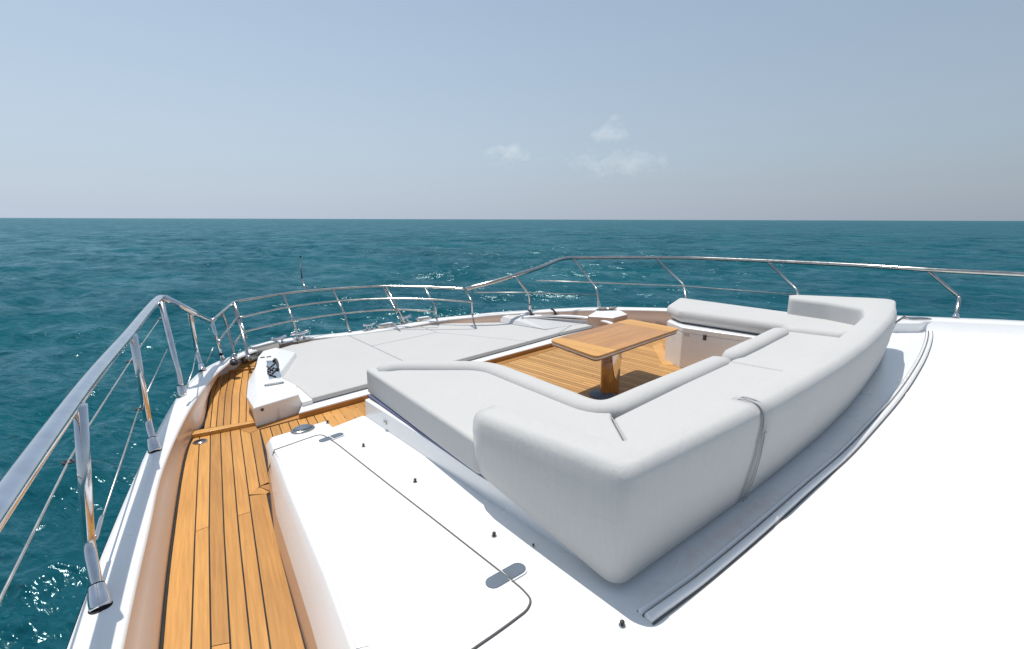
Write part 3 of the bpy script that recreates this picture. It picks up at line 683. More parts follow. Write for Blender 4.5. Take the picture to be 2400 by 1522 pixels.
down = [at(414, 712, .90), at(445, 729, .82), at(470, 742, .72), at(488, 750, .645), at(497, 753, .625)]
top_path = smooth_path(hi, 5) + smooth_path(down, 3)[0:]
tube('top_rail', top_path, .0315, STEEL, port, seg=18, ry=.026)
tube('rail_seam', [p + Vector((.0, .0, -.0255)) for p in top_path[:46]], .011, STEEL_B, port, seg=8)
S = [((188, 950, HR), (207, 1275, .36), (236, 1425, .2)), ((312, 786, HR), (346, 985, .36), (363, 1058, .2)), ((378, 708, HR), (420, 882, .36), (427, 929, .2)),
     ((445, 732, .80), (462, 826, .33), (475, 869, .2)), ((497, 755, .62), (511, 806, .40), (521, 842, .2))]
for i, (a, b, c) in enumerate(S):
    rail_post(port, [at(*a), at(*b), at(*c)], .021 if i < 3 else (.019 if i == 3 else .016))
# wires on the port side
def wire(par, pts, r=.0042, nm='lifeline'):
    return tube(nm, pts, r, WIRE, par, seg=8)
wire(port, [at(-140, 1690, .62), at(0, 1405, .65), at(160, 1083, .68), at(204, 1005, .68), at(307, 845, .68), at(376, 745, .72)])
wire(port, [at(224, 1262, .37), at(325, 960, .44)]); wire(port, [at(327, 958, .44), at(392, 820, .52)]); wire(port, [at(433, 921, .30), at(452, 868, .40), at(462, 818, .40)])
wire(port, [at(483, 853, .29), at(500, 815, .42)])
for a, b in (((224, 1262, .37), (238, 1212, .385)), ((433, 921, .30), (440, 902, .33))):
    A_, B_ = at(*a), at(*b); tube('turnbuckle', [A_, A_.lerp(B_, .08), A_.lerp(B_, .1), A_.lerp(B_, .9), B_], .0085, STEEL, port, seg=10)
for a in ((160, 1083, .68), (304, 848, .68), (325, 960, .44), (376, 748, .72)):
    p = at(*a); ring = []
    for k in range(17):
        t_ = 2 * math.pi * k / 16; ring.append(p + rt0 * (math.cos(t_) * .017) + Vector((fw.x, fw.y, 0)) * (math.sin(t_) * .017))
    tube('wire_eye', ring, .0045, DARK, port, seg=8)

bow = empty('bow_rail', at(700, 790, .13), 'thin steel bow rail with two lower bars curving round the far foredeck', 'guard rail')
def zlow(x): return .625 + .035 * math.sin(math.pi * min(1, max(0, (x - 497) / 598)))
low_px = [(497, 753), (523, 731), (546, 711), (556, 706.5), (600, 699.5), (665, 689), (722, 682.5), (780, 677.5), (840, 674), (900, 671.5), (995, 673), (1050, 675.5), (1093, 677.5)]
lowp = [at(x_, y_, zlow(x_)) for x_, y_ in low_px]
tube('top_rail', smooth_path(lowp[:3], 3) + smooth_path(lowp[2:], 4)[1:], .0165, STEEL_B, bow)
def zm(x, a): return a
m1 = [(511, 803, .42), (533, 775, .47), (556, 747, .52), (575, 742, .53), (677, 720, .53), (792, 706, .53), (910, 700.5, .53), (1010, 702, .52), (1106, 708, .48)]
m2 = [(549, 807, .30), (560, 792, .34), (571, 780, .37), (600, 771, .37), (687, 752, .37), (807, 735, .37), (930, 726, .37), (1021, 731, .33)]
tube('lower_bar', smooth_path([at(*p) for p in m1], 4), .0115, STEEL_B, bow); tube('lower_bar', smooth_path([at(*p) for p in m2], 4), .0115, STEEL_B, bow)
bposts = [((521, 733, .64), (533, 768, .45), (550, 836, .2)), ((549, 710, .65), (566, 758, .42), (577, 792, .30)), ((547, 716, .63), (569, 783, .38), (583, 841, .18)),
          ((665, 690, .655), (687, 752, .37), (701, 792, .13)), ((780, 678.5, .66), (807, 735, .37), (820, 780, .13)), ((897, 672, .66), (921, 715, .44), (931, 733, .36)),
          ((904, 672, .66), (932, 722, .38), (949, 760, .14)), ((995, 674, .64), (1021, 722, .36), (1023, 748, .16)), ((1090, 678, .625), (1106, 708, .48), (1107, 739, .2))]
for i, (a, b, c) in enumerate(bposts):
    A_, B_, C_ = at(*a), at(*b), at(*c)
    s = tube('stanchion', round_corners([A_, B_, C_], .04, 3), .0135, STEEL_B, bow, seg=10)
    if i in (1, 5): continue
    k = lathe('base_socket', C_, [(.03, 0), (.028, .008), (.018, .03), (.014, .034)], STEEL_B, None, seg=14); k.parent = s
for a, b in (((899, 681, .62), (908, 681, .62)), ((918, 715, .44), (927, 714, .44))):
    tube('rung', [at(*a), at(*b)], .008, STEEL_B, bow, seg=8)

stb = empty('starboard_guard_rail', at(1403, 720, .3), 'long steel handrail with leaning posts along the far starboard side behind the sofa', 'guard rail')
def zst(x): return .625 + (HR - .625) * min(1, max(0, (x - 1093) / (1318 - 1093)))
spx = [(1093, 677.5), (1150, 663), (1208, 646), (1265, 627.5), (1305, 611), (1325, 606), (1350, 604.5), (1440, 604), (1540, 604.5), (1625, 605.5), (1802, 612.5), (2000, 622), (2178, 633), (2400, 644), (2650, 657)]
tube('top_rail', smooth_path([at(x_, y_, zst(x_)) for x_, y_ in spx], 4), .030, STEEL_B, stb, seg=14, ry=.030)
sposts = [((1208, 648, .79), (1239, 690, .50), (1243, 727, .25)), ((1345, 609, .93), (1399, 678, .56), (1404, 720, .30)), ((1540, 609, .93), (1602, 668, .60), (1612, 722, .34)),
          ((1802, 617, .93), (1868, 680, .60), (1876, 731, .38)), ((2178, 638, .92), (2249, 697, .60), (2240, 745, .40))]
for i, (a, b, c) in enumerate(sposts):
    rail_post(stb, [at(*a), at(*b), at(*c)], [.016, .017, .018, .019, .022][i], mat=STEEL_B, cr=1.05)
wire(stb, [at(1110, 686, .54), at(1239, 686, .52), at(1403, 692, .45)], .0085); wire(stb, [at(1256, 658, .72), at(1380, 662, .68), at(1601, 671, .6), at(1735, 681, .58), at(1868, 691, .55)], .0085)

js = empty('jackstaff', at(716, 682, .66), 'short dark jackstaff standing on the bow rail', 'pole')
tube('staff', [at(717, 682, .66), at(708, 655, .79)], .013, STEEL_B, js, seg=10, r_end=.010)
tube('pole', [at(708, 655, .79), at(705, 630, .92), at(704, 603, 1.07)], .009, DARK, js, seg=10, r_end=.006)
lathe('finial', at(704, 603, 1.07), [(.011, 0), (.014, .01), (.010, .02), (.001, .024)], DARK, js, seg=12)

# ================================================================== CLEATS AND BOW GEAR
def cleat(pos, rz, size, label, grp='mooring cleats along the bow edge', pad=True):
    e = empty('mooring_cleat', pos, label, 'cleat', grp)
    d = Vector((math.cos(rz), math.sin(rz), 0)); s = size
    if pad: stadium(pos, s * 1.15, s * .42, rz, pos.z, pos.z + .008, 'pad', STEEL_B, e)
    for k in (-1, 1): tube('leg', [pos + d * (k * s * .2), pos + d * (k * s * .2) + Vector((0, 0, s * .32))], s * .07, STEEL, e, seg=10)
    tube('horn', [pos + d * (t_ * s * .5) + Vector((0, 0, s * (.34 + .10 * abs(t_) ** 2))) for t_ in [-1, -.8, -.5, -.2, 0, .2, .5, .8, 1]], s * .075, STEEL, e, seg=10)
    return e
cleat(at(655, 806, .14), .25, .19, 'polished cleat beside the port end of the sun pad front edge')
cleat(at(705, 797, .14), .15, .23, 'larger cleat at the foot of the second bow rail post')
cleat(at(866, 773, .14), .05, .18, 'low cleat just beyond the middle of the sun pad')
cleat(at(948, 757, .14), -.1, .22, 'cleat at the foot of the double bow rail post')
for p, L, Wd, rz, lb in (((615, 812, .17), .42, .14, .35, 'flat grey oval fairlead plate at the port bow corner'), ((597, 829, .12), .34, .12, .6, 'small pale oval plate beside the mooring box at the port bow'), ((905, 763, .16), .30, .1, 0, 'flat steel oval plate on the bow edge left of the double post'), ((993, 748, .17), .26, .11, -.1, 'white oval vent plate on the bow edge right of the double post')):
    c = at(*p); e = empty('fairlead_plate', c, lb, 'fairlead', 'oval plates along the bow')
    stadium(c, L, Wd, rz, c.z - .05, c.z + .012, 'plate', STEEL_B, e); stadium(c, L * .7, Wd * .55, rz, c.z + .012, c.z + .03, 'hood', PLASTIC, e)
# chock at the gate
c = at(548, 848, .2); e = empty('deck_chock', c, 'dark polished chock on the bulwark at the foot of the gate post', 'chock')
lathe('body', c - Vector((0, 0, .03)), [(.03, 0), (.038, .02), (.034, .042), (.026, .046), (.02, .03)], DARK, e, sx=1.5)
lathe('bowl', c + Vector((0, 0, .024)), [(.02, 0), (.034, .012), (.03, .02), (.01, .01)], STEEL, e)

# ================================================================== PORT MOORING BOX
mb = empty('mooring_box', at(650, 985, 0), 'white angular mooring box beside the sun pad on the port side', 'mooring box', 'mooring boxes each side of the sun pad')
f0 = [at2(600, 1003, 0), at2(716, 965, 0), at2(700, 900, .0), at2(652, 838, .0), at2(604, 850, 0), at2(597.5, 900, 0)]
zt = .225
t0 = [at2(603, 923, zt), at2(695, 903, zt), at2(669, 889, zt), at2(660, 886, zt), at2(651, 855, zt), at2(647, 815, zt), at2(616, 823, zt), at2(605, 836, zt), at2(600, 860, zt), at2(600, 896, zt)]
fb = [at2(600, 1003, 0), at2(716, 965, 0)]
X0, Y0 = fb[0]; X1, Y1 = fb[1]
# lower body ring, shoulder ring, top ring (matching vertex counts)
low = [(X0, Y0), (X1, Y1), (X1 + .02, Y1 + .18), (X1 + .04, Y1 + .30), (X1 + .12, Y1 + .7), (2.0, 5.3), (1.72, 5.3), (1.48, 5.05), (1.30, 4.7), (1.16, 4.25)]
mid = [(X0 - .004, Y0 - .01), (X1 - .045, Y1 - .01), (X1 - .05, Y1 + .17), (X1 - .03, Y1 + .30), (X1 + .06, Y1 + .7), (1.95, 5.3), (1.66, 5.25), (1.46, 5.0), (1.26, 4.62), (1.12, 4.2)]
rings = [[(x_, y_, 0) for x_, y_ in low], [(x_, y_, .165) for x_, y_ in mid], [(p[0], p[1], zt) for p in t0]]
n = 10; v = [p for r in rings for p in r]
f = [[r * n + i, r * n + (i + 1) % n, (r + 1) * n + (i + 1) % n, (r + 1) * n + i] for r in range(2) for i in range(n)] + [[2 * n + i for i in range(n)], list(range(n))[::-1]]
body = mesh_obj('body', v, f, WHITE, mb); bevel(body, .008, 3, 20)
# little white step block right of the box
prism('side_step', [at2(*p, .10) for p in [(690, 905), (708, 944), (733, 937), (700, 905)]], 0, .10, WHITE, mb, bev=.006)
# fairlead opening on the top: polished plate with bars
fl = empty('bow_roller_plate', at(640, 865, zt), 'polished fairlead with crossed bars let into the top of the port mooring box', 'fairlead')
q = [at2(*p, zt) for p in [(630, 890), (661, 887), (650, 846), (624, 847)]]
prism('plate', q, zt - .002, zt + .006, STEEL, fl, bev=.002)
for a, b, w_ in (((625, 858), (639, 868), .009), ((627, 872), (642, 862), .010), ((628, 865), (644, 852), .008), ((627, 876), (646, 883), .009), ((633, 880), (646, 868), .011), ((626, 867), (634, 873), .007)):
    tube('bar', [at(*a, zt + .010), at(*b, zt + .010)], w_ * .7, DARK, fl, seg=8)
tube('handle', smooth_path([at(641, 846, zt + .012), at(645, 842, zt + .02), at(650, 850, zt + .024), at(651, 862, zt + .02), at(645, 866, zt + .012)], 4), .011, DARK, fl, seg=10)
bd = empty('name_badge', at(641, 902, zt), 'oval embossed metal badge on the aft end of the port mooring box', 'badge')
c = (at(619, 905, zt) + at(666, 897, zt)) / 2; L = (at(619, 905, zt) - at(666, 897, zt)).length
a_, b_ = at(619, 905, zt), at(666, 897, zt); rz = math.atan2(b_.y - a_.y, b_.x - a_.x)
stadium(c, L, .052, rz, zt + .001, zt + .006, 'badge_plate', plain('badge_grey', (.22, .24, .25), rough=.35, metal=.6), bd)
for k in range(11):
    cc = c + Vector((math.cos(rz), math.sin(rz), 0)) * ((k - 5) * L / 13.5) + Vector((0, 0, .0068))
    box('raised_mark', cc, .0035, .022, .002, PLASTIC, bd, rz=rz + (.5 if k % 2 else -.4))
for a, b in (((610, 839), (621, 838)), ((624, 838), (636, 836))):
    pa, pb = at(*a, zt), at(*b, zt); stadium((pa + pb) / 2, (pa - pb).length, .03, math.atan2(pb.y - pa.y, pb.x - pa.x), zt + .001, zt + .006, 'vent', DARK if a[0] == 610 else STEEL_G, mb)
nrm = Vector((Y1 - Y0, X0 - X1, 0)).normalized(); nrm = -nrm if nrm.y > 0 else nrm
def on_face(u, z): return Vector((X0 + (X1 - X0) * u, Y0 + (Y1 - Y0) * u, z)) + nrm * .012
lathe('drain', on_face(.14, .135), [(.012, -.004), (.012, .003), (.008, .004)], DARK, mb, axis=nrm, seg=14)
tube('lever', [on_face(.43, .01) + nrm * .0, on_face(.45, .085) + nrm * .006, on_face(.45, .10)], .0055, PLASTIC, mb, seg=8)

# ================================================================== SUN PAD
pad = empty('sun_pad', at(950, 850, .06), 'broad pale grey sun pad of several flat cushions on the foredeck', 'sun pad')
zp = .112
A_ = [(730, 934), (989, 866), (942.5, 844.5), (871, 811), (817, 786), (700, 803), (648, 819), (651, 855), (662, 885), (700, 908)]
B_ = [(871, 811), (1024, 779), (975, 760), (925, 768), (817, 786)]
C_ = [(989, 866), (1238, 800), (1024, 779), (871, 811), (942.5, 844.5)]
D_ = [(1238, 800), (1310, 780), (1340, 762), (1278, 773), (1090, 742), (975, 760), (1024, 779)]
E_ = [(1310, 780), (1400, 760), (1428, 758), (1406, 753), (1340, 762)]
def inset(pts, d):
    P = [Vector(p) for p in pts]; n = len(P); ar = sum(P[i].x * P[(i + 1) % n].y - P[(i + 1) % n].x * P[i].y for i in range(n)); s = 1 if ar > 0 else -1
    out = []
    for i in range(n):
        a = (P[i] - P[i - 1]).normalized(); b = (P[(i + 1) % n] - P[i]).normalized()
        na = Vector((-a.y, a.x)) * s; nb = Vector((-b.y, b.x)) * s; m = (na + nb)
        m = m / max(.35, m.length_squared / 2) if m.length > .01 else na
        out.append((P[i].x + m.x * d * .9, P[i].y + m.y * d * .9))
    return out
for poly in (A_, B_, C_, D_, E_):
    prism('cushion', inset([at2(*p, zp) for p in poly], .004), (.066), zp, FABRIC_PAD, pad, bev=.014, seg=4)
side = [at(*p, z) for p, z in [((1082, 741), .115), ((1278, 772), .115), ((1406, 753), .115), ((1392, 752), .16), ((1283, 745.5), .19), ((1224, 744), .20), ((1214, 731.5), .225), ((1150, 734), .21)]]
sc = mesh_obj('side_panel', side + [Vector((p.x, p.y, .02)) for p in side], [list(range(8))] + [[i, (i + 1) % 8, 8 + (i + 1) % 8, 8 + i] for i in range(8)], GREYW, None)
sc.name = 'deck_side_panel'; tag(sc, kind='structure')

# ================================================================== STARBOARD COAMING DETAILS AND BOX
band = tube('coaming_band', smooth_path([at(1222, 744.5, .20), at(1300, 741, .20), at(1375, 745, .19), at(1428, 757, .17), at(1440, 765, .15)], 5), .035, WHITE, None, seg=12, ry=.02); tag(band, kind='structure')
shelf = mesh_obj('coaming_recess', [at(*p, z) for p, z in [((1224, 744), .20), ((1300, 740), .20), ((1330, 741), .20), ((1312, 733), .22), ((1296, 733.5), .22), ((1240, 736), .22), ((1216, 731), .235)]], [list(range(7))], WHITE); tag(shelf, kind='structure')
for p, lb in (((1247, 739, .215), 'dark upright latch in the starboard coaming recess nearer the bow'), ((1303, 738, .215), 'dark upright latch in the starboard coaming recess nearer the mooring box')):
    c = at(*p); e = empty('coaming_latch', c, lb, 'latch', 'latches in the starboard coaming recess')
    box('base', c, .06, .05, .03, DARK, e, bev=.005); tube('hook', [c + Vector((0, 0, .01)), c + Vector((-.03, .02, .07)), c + Vector((-.06, .05, .09))], .014, DARK, e, seg=8)
sb = empty('mooring_box', at(1425, 760, 0), 'white angular mooring box beyond the table on the starboard side', 'mooring box', 'mooring boxes each side of the sun pad')
zl, zh = .20, .285
lowb = [at2(1439, 762, zl), at2(1378, 752, zl), at2(1386, 728, zh), at2(1462, 724, zh), at2(1471, 750, zl)]
la, lb_, lc, ld = [Vector(at2(*p)) for p in ((1439, 745, .24), (1376, 744, .22), (1395, 728, .28), (1466, 727, .28))]
le = Vector(at2(1471, 737, .24))
rings = [[(p.x, p.y, 0) for p in (la, lb_, lc, ld, le)], [(p.x, p.y, .235) for p in (la, lb_, lc, ld, le)],
         [(*at2(*p), .29) for p in ((1433, 731, .29), (1397, 731, .29), (1404, 724, .29), (1459, 723, .29), (1462, 727, .29))]]
v = [q_ for r in rings for q_ in r]; n = 5
f = [[r * n + i, r * n + (i + 1) % n, (r + 1) * n + (i + 1) % n, (r + 1) * n + i] for r in range(2) for i in range(n)] + [[2 * n + i for i in range(n)]]
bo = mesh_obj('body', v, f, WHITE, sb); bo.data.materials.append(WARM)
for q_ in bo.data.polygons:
    if q_.center.z < .18: q_.material_index = 1  # warm shade painted onto the lower faces of the white box
bevel(bo, .012, 3, 20)
c = at(1424, 726.5, .29); e = empty('fairlead_plate', c, 'low dark fitting on top of the starboard mooring box', 'fairlead')
stadium(c, .34, .12, -.6, c.z - .002, c.z + .012, 'plate', DARK, e)
for k in (-1, 1): stadium(c + Vector((math.cos(-.6), math.sin(-.6), 0)) * (.08 * k), .12, .07, -.6, c.z + .012, c.z + .04, 'roller', STEEL_B, e)
# gap line and oval fairlead on the starboard side
c = at(2148, 747, .405); e = empty('fairlead_plate', c, 'dark oval fairlead in the white side top right of the sofa', 'fairlead', 'oval plates along the bow')
stadium(c, .34, .16, -.75, c.z - .004, c.z + .008, 'rim', STEEL_B, e); stadium(c, .28, .11, -.75, c.z + .008, c.z + .012, 'opening', STEEL_G, e)
tube('hull_joint', [at(2122, 739.5, .413), at(2098, 756, .408)], .008, SEAM, None, seg=6); bpy.data.objects['hull_joint']['kind'] = 'structure'
# starboard quarter coaming behind the sofa: a raised moulded block with a shaded face
qp = [at2(*p, .40) for p in [(2090, 757), (2158, 757), (2172, 752), (2215, 752), (2112, 741)]]
qb = prism('quarter_coaming', qp, .20, .40, WHITE, None, bev=.02); tag(qb, kind='structure')
lg = tube('recess_fold', smooth_path([at(2205, 816, .285), at(2300, 822, .285), at(2420, 832, .285)], 4), .016, WHITE, None, seg=10, ry=.006); tag(lg, kind='structure')

# ================================================================== SOFA
zs = .585; zb = .41
sofa = empty('lounge_sofa', (3.5, 1.2, .28), 'large U shaped light grey upholstered sofa round the table', 'sofa')
base_out = [(1.492, 2.90), (1.410, 1.619), (1.385, 1.05), (1.385, .82), (2.1, .78), (4.0, .72), (5.75, .76), (5.95, .95), (5.85, 2.75), (5.12, 2.58), (5.0, 2.40), (4.93, 2.30), (5.02, 1.45), (2.25, 1.50), (2.30, 2.40), (1.80, 2.90)]
prism('base_panel', base_out, 0.0, zb - .008, WHITE, sofa, bev=.01)
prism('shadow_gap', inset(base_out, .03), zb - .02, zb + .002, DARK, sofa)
prism('base_panel', [(5.85, 2.75), (5.12, 2.58), (5.0, 2.40), (4.93, 2.30), (5.02, 1.45), (5.8, 1.4)], zb - .007, .462, WHITE, sofa, bev=.01)
# seat cushions
def seat(poly, z1, nm='seat_cushion', z0=zb, bv=.020):
    o = prism(nm, poly, z0, z1, FABRIC, sofa, bev=bv, seg=5)
    return o
P1 = [(1.558, 2.985), (1.64, 2.99), at2(925, 851, .60), at2(1145, 850, .60), (2.20, 1.40), (2.05, 1.30), (1.575, .805), (1.40, .90), (1.395, 1.55), (1.365, 1.60)]
seat(inset(P1, .001), zs)
seat(inset([(2.06, 1.302), (3.55, 1.285), (3.60, .64), (1.66, .74), (1.58, .80)], .003), zs)
seat(inset([(3.555, 1.285), (4.95, 1.30), (5.02, .84), (5.4, .80), (5.5, .68), (3.605, .64)], .003), zs)
seat(inset([(4.955, 1.275), (5.08, 1.36), (5.07, 2.42), (5.30, 2.70), (5.97, 2.88), (5.86, 1.5), (5.8, .8), (5.45, .72), (5.03, .845)], .003), zs + .035, z0=zb + .06, bv=.07)
# rolled front edge (bolster) round the inner side
def bolster(pts, rx=.078, rz_=.062, z=.562, nm='bolster'):
    P = round_corners([Vector((x_, y_, z)) for x_, y_ in pts], .16, 7)
    out = []
    for a, b in zip(P[:-1], P[1:]):
        k = max(1, int((b - a).length / .12))
        for j in range(k): out.append(a.lerp(b, j / k))
    out.append(P[-1])
    for i, p in enumerate(out): p.z += .004 * noise.noise(p * 3.1)
    rows = []; n = 18
    for i, p in enumerate(out):
        d = (out[min(i + 1, len(out) - 1)] - out[max(i - 1, 0)]); d.z = 0; d.normalize(); s_ = Vector((d.y, -d.x, 0))
        e_ = 1.0
        if i == 0 or i == len(out) - 1: e_ = .55
        w_ = 1 + .05 * noise.noise(p * 2.3 + Vector((5, 0, 0)))
        row = []
        for j in range(n):
            a = 2 * math.pi * j / n; ca, sa = math.cos(a), math.sin(a)
            row.append(p + s_ * (math.copysign(abs(ca) ** .8, ca) * rx * e_ * w_) + Vector((0, 0, math.copysign(abs(sa) ** .8, sa) * rz_ * e_ + (-.03 if sa < 0 else 0))))
        rows.append(row)
    return loft(nm, rows, FABRIC, sofa, closed=True, caps=True)
bolster([(1.60, 2.90), (1.735, 2.865), (2.185, 2.43), (2.075, 1.385), (3.60, 1.325)])
bolster([(3.60, 1.322), (4.2, 1.315), (4.95, 1.315)], z=.572)
for p in ((3.60, 1.32),):
    pass
# backrests: rolled profile lofted between an outer and an inner plan line
def back(ob, ib, tops, bots, lean, nm='backrest'):
    """ob/ib: outer and inner plan points, one to one; tops/bots heights; lean = outward lean of the outer face"""
    P = [Vector((*p, 0)) for p in ob]; Q = [Vector((*p, 0)) for p in ib]; n = len(P)
    ts = []
    for i in range(n - 1):
        k = max(1, int((P[i + 1] - P[i]).length / .07)); ts += [i + j / k for j in range(k)]
    ts.append(n - 1.0)
    tot = sum((P[i + 1] - P[i]).length for i in range(n - 1)); rows = []; cum = 0; last = P[0]
    for q_ in ts:
        i = min(int(q_), n - 2); fr_ = q_ - i
        def L(a): return a[i] + (a[i + 1] - a[i]) * fr_
        p, q2 = P[i].lerp(P[i + 1], fr_), Q[i].lerp(Q[i + 1], fr_); cum += (p - last).length; last = p
        zt_, z0, ln = L(tops), L(bots), L(lean)
        inn = (q2 - p); t_ = inn.length; inn.normalize()
        e_ = .90 + .10 * math.sin(min(1, min(cum, tot - cum) / .03) * math.pi / 2)
        zt_ = z0 + (zt_ - z0) * (.985 + .015 * (e_ - .90) / .10)
        wob = .006 * noise.noise(p * 2.0 + Vector((3, 1, 0)))
        ro = min(.052, t_ * .5); ri = min(.045, t_ * .42); H_ = zt_ - z0
        prof = [(.022, z0), (.003, z0 + .014), (-.006 + wob - ln * .25, z0 + H_ * .25), (-.010 + wob - ln * .6, z0 + H_ * .5), (-ln - .004, zt_ - ro - .03)]
        for k in range(8):
            a = math.pi - (math.pi / 2) * k / 7; prof.append((-ln + ro + math.cos(a) * ro, zt_ - ro + math.sin(a) * ro))
        for k in range(7):
            a = math.pi / 2 - (math.pi / 2) * (k + 1) / 7; prof.append((t_ - ri + math.cos(a) * ri, zt_ - ri + math.sin(a) * ri))
        prof.append((t_ + .005, z0 + .18)); prof.append((t_, z0))
        c_ = t_ / 2
        # near the ends squeeze along the run instead of across, so the end cap is rounded
        rows.append([Vector((p.x + inn.x * (c_ + (u_ - c_) * e_), p.y + inn.y * (c_ + (u_ - c_) * e_), z_)) for u_, z_ in prof])
    return loft(nm, rows, FABRIC, sofa, closed=True, caps=True)
def arc_corner(a, c, b, r, seg=8):
    return [(p.x, p.y) for p in round_corners([Vector((*a, 0)), Vector((*c, 0)), Vector((*b, 0))], r, seg)]
# first piece: port arm, rounded corner, short run to the joint
pa = arc_corner((1.372, 1.60), (1.315, .775), (2.229, .680), .065); na = len(pa)
ia = [(1.525, 1.60)] + [(1.455 + .05 * k / (na - 3), .93 - .04 * k / (na - 3)) for k in range(na - 2)] + [(2.229, .80)]
ta = [.735] + [.80] * (na - 1); ba = [.408] + [.305] * (na - 2) + [.295]; la_ = [.03] + [.05] * (na - 2) + [.05]
back(pa, ia, ta, ba, la_)
# second piece: along the stern side, round the starboard corner and forward
run = [(2.231, .679), (2.7, .640), (3.3, .600), (3.9, .580), (4.5, .585), (5.1, .60), (5.6, .625)]
pc_ = arc_corner((5.65, .63), (6.36, .69), (5.90, 1.56), .24); nc_ = len(pc_)
ib_ = [(x_, y_ + .121 + .03 * (x_ - 2.2) / 3) for x_, y_ in run[:-1]] + [(5.42, .81)] + [(5.47 + .16 * k / (nc_ - 2), .83 + .30 * (k / (nc_ - 2)) ** 1.3) for k in range(nc_ - 1)] + [(5.68, 1.50)]
ob_ = run + pc_; m_ = len(ob_)
back(ob_, ib_, [.80] * m_, [.295] * 3 + [.30] * (m_ - 3), [.06] * (m_ - 4) + [.04] * 4)
sm_ = [Vector((p[0], p[1] - .052, .655)) for p in run] + [Vector((p[0] + .03, p[1] - .045, .655)) for p in pc_[:5]]
tube('seam', smooth_path(sm_, 3), .0022, FABRIC_DARK, sofa, seg=6)
# joint piping and cover strip between the two backs
jp = []
for u_, z_ in ((-.004, .30), (-.030, .42), (-.046, .55), (-.053, .69), (-.046, .755), (-.022, .788), (.015, .799), (.06, .797), (.10, .77)):
    jp.append(Vector((2.228, .678 + u_, z_)))
tube('piping', smooth_path(jp, 4), .0026, FABRIC_DARK, sofa, seg=8)
jp2 = [p + Vector((.030, -.001, .001)) for p in jp]; tube('piping', smooth_path(jp2, 4), .0026, FABRIC_DARK, sofa, seg=8)
# mitre seam down the near corner of the backrest
cs_ = Vector((1.36, .80, 0)); ct_ = [Vector((1.345, .800, .34)), Vector((1.322, .770, .50)), Vector((1.298, .745, .66)), Vector((1.308, .755, .735)), Vector((1.36, .80, .787)), Vector((1.43, .86, .797)), Vector((1.50, .92, .77))]
# seam pipings on seats
tube('piping', [Vector((2.05, 1.30, zs + .0005)), Vector((1.82, 1.06, zs + .0005)), Vector((1.58, .80, zs + .0005))], .0035, FABRIC_DARK, sofa, seg=6)
# blue cushion underside strip on the port wing
prism('underside_strip', [(1.530, 2.93), (1.555, 2.92), (1.41, 1.2), (1.38, .8), (1.348, .8), (1.385, 1.62)], zb - .010, zb + .004, BLUE, sofa)
# fittings on the sofa walls
c = Vector((1.478, 2.60, .335)); lt = empty('wall_latch', at(918, 992, .30), 'small white plastic latch on the sofa base beside the locker top', 'latch')
box('latch_plate', c, .012, .075, .04, PLASTIC, lt, bev=.004, rz=-.05); box('latch_tongue', c + Vector((-.010, 0, -.002)), .012, .03, .02, STEEL_B, lt, bev=.003)
sk = empty('wall_socket', (5.05, 2.25, .42), 'small framed socket under the starboard sofa cushion', 'socket')
box('frame', (4.945, 2.25, .385), .014, .075, .06, PLASTIC, sk, bev=.004); box('cover', (4.935, 2.25, .388), .006, .055, .04, GREYW, sk)
sw = empty('wall_switch', (5.05, 2.10, .42), 'small black switch under the starboard sofa cushion beside the framed socket', 'switch')
box('switch_body', (4.955, 2.06, .385), .014, .035, .06, DARK, sw, bev=.003)
for k in range(3): box('button', (4.946, 2.06, .365 + k * .02), .005, .02, .011, SEAM, sw)

# ================================================================== TABLE
zt_ = .545
tb = empty('cocktail_table', at(1440, 940, 0), 'low varnished teak table with a polished steel pedestal in the middle of the sofa', 'table')
TL, TR = at2(1288, 797, zt_), at2(1475, 748, zt_)
tc_ = [Vector((3.215, 2.735)), Vector((3.065, 2.115)), Vector((4.50, 2.125)), Vector((4.55, 2.735))]
def roundpoly(P, r, seg=5):
    out = []; n = len(P)
    for i in range(n):
        a = (P[i - 1] - P[i]).normalized(); b = (P[(i + 1) % n] - P[i]).normalized()
        A1 = P[i] + a * r; B1 = P[i] + b * r
        for k in range(seg + 1):
            t = k / seg; q_ = (1 - t) ** 2 * A1 + 2 * t * (1 - t) * P[i] + t * t * B1; out.append((q_.x, q_.y))
    return out
rp = roundpoly(tc_, .07)
prism('under_board', inset(rp, -.0) if False else inset(rp, .010), zt_ - .048, zt_ - .034, TEAK_DARK, tb, bev=.003)
prism('edge_band', inset(rp, .004), zt_ - .034, zt_ - .017, PALE, tb, bev=.003)
prism('edge_line', inset(rp, .008), zt_ - .018, zt_ - .011, TEAK_DARK, tb)
def cutx(P, lo, hi):
    """clip convex polygon to lo<=x<=hi along the table's long side"""
    for s, lim in ((1, lo), (-1, -hi)):
        out = []
        for i in range(len(P)):
            a, b = P[i - 1], P[i]; ia = s * a[0] >= lim; ib = s * b[0] >= lim
            if ia != ib:
                t = (lim / s - a[0]) / (b[0] - a[0]); out.append((a[0] + (b[0] - a[0]) * t, a[1] + (b[1] - a[1]) * t))
            if ib: out.append(b)
        P = out
    return P
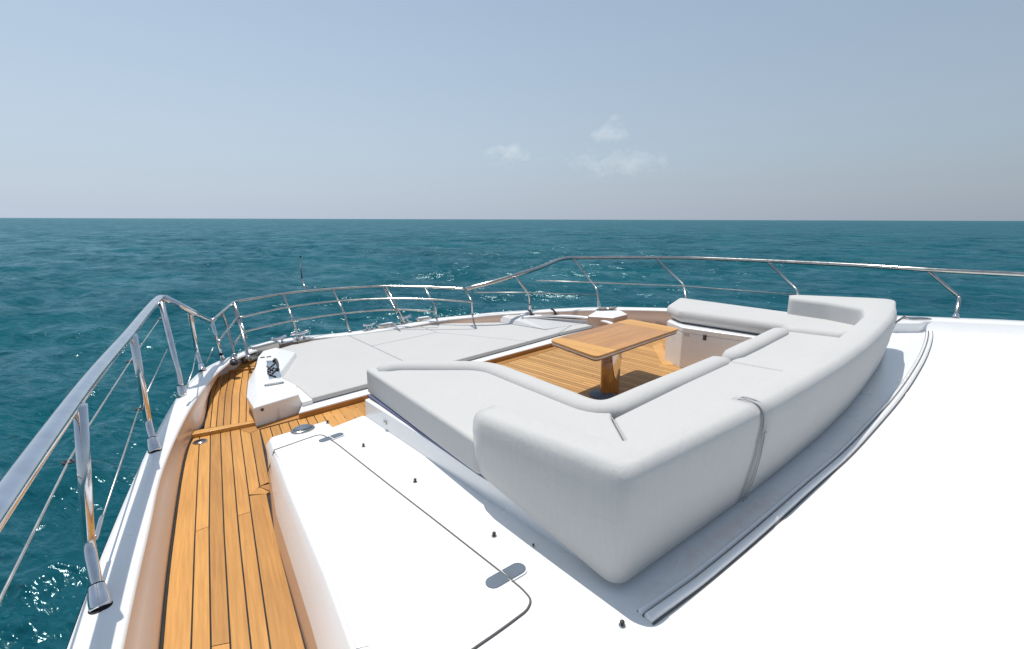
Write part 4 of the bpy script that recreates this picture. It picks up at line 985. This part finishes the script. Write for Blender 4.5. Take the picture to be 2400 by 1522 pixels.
# table top boards: two breadboard ends, their inlay strips and the long centre boards
def board(lo, hi, mat, nm='board'):
    P = cutx(rp, lo, hi); prism(nm, P, zt_ - .012, zt_, mat, tb)
board(3.0, 3.235, TEAK_END, 'end_board'); board(3.2365, 3.36, TEAK_END, 'end_board'); 
board(4.30, 4.425, TEAK_END, 'end_board'); board(4.4265, 4.6, TEAK_END, 'end_board')
ctr = cutx(rp, 3.3615, 4.2985)
ys = [2.05, 2.215, 2.32, 2.42, 2.52, 2.62, 2.8]
def cuty(P, lo, hi): return [(y_, x_) for x_, y_ in [(b, a) for a, b in []]] if False else [(b, a) for a, b in cutx([(y_, x_) for x_, y_ in P], lo, hi)]
for a, b in zip(ys[:-1], ys[1:]): prism('board', cuty(ctr, a + .0006, b - .0006), zt_ - .012, zt_ - .0002, TEAK_TABLE, tb)
# pedestal: mirror column with the teak's reflection painted into its colour, wider at the top
px_ = Vector((3.72, 2.40))
def ell(cx, cy, a, b, n=20, rz=.0): return [(cx + math.cos(t) * a * math.cos(rz) - math.sin(t) * b * math.sin(rz), cy + math.cos(t) * a * math.sin(rz) + math.sin(t) * b * math.cos(rz)) for t in [2 * math.pi * k / n for k in range(n)]]
rows = []
for z_, k in ((.0, 1.0), (.02, 1.0), (.25, 1.02), (.497, 1.08)):
    rows.append([Vector((x_, y_, z_)) for x_, y_ in ell(px_.x, px_.y, .125 * k, .062 * k, 22, R(-2))])
loft('pedestal', rows, LEG_REFLECTION, tb, closed=True, caps=True)
ins = []
for z_, w_ in ((.492, .055), (.40, .054), (.30, .046), (.20, .030), (.14, .010)):
    row = []
    for k in range(9):
        a = R(-92) + (k - 4) / 4 * w_ / .085
        row.append(Vector((px_.x + .012 + math.cos(a) * .128 * 1.05, px_.y + math.sin(a) * .066 * 1.06, z_)))
    ins.append(row)
loft('mirror_inset', ins, STEEL, tb)
lathe('foot_plate', (3.60, 2.40, .006), [(.12, 0), (.12, .010), (.11, .020), (.02, .026)], STEEL_G, tb)
prism('top_bracket', ell(px_.x, px_.y, .20, .11), .485, .4975, STEEL_B, tb)
bpy.context.view_layer.update()
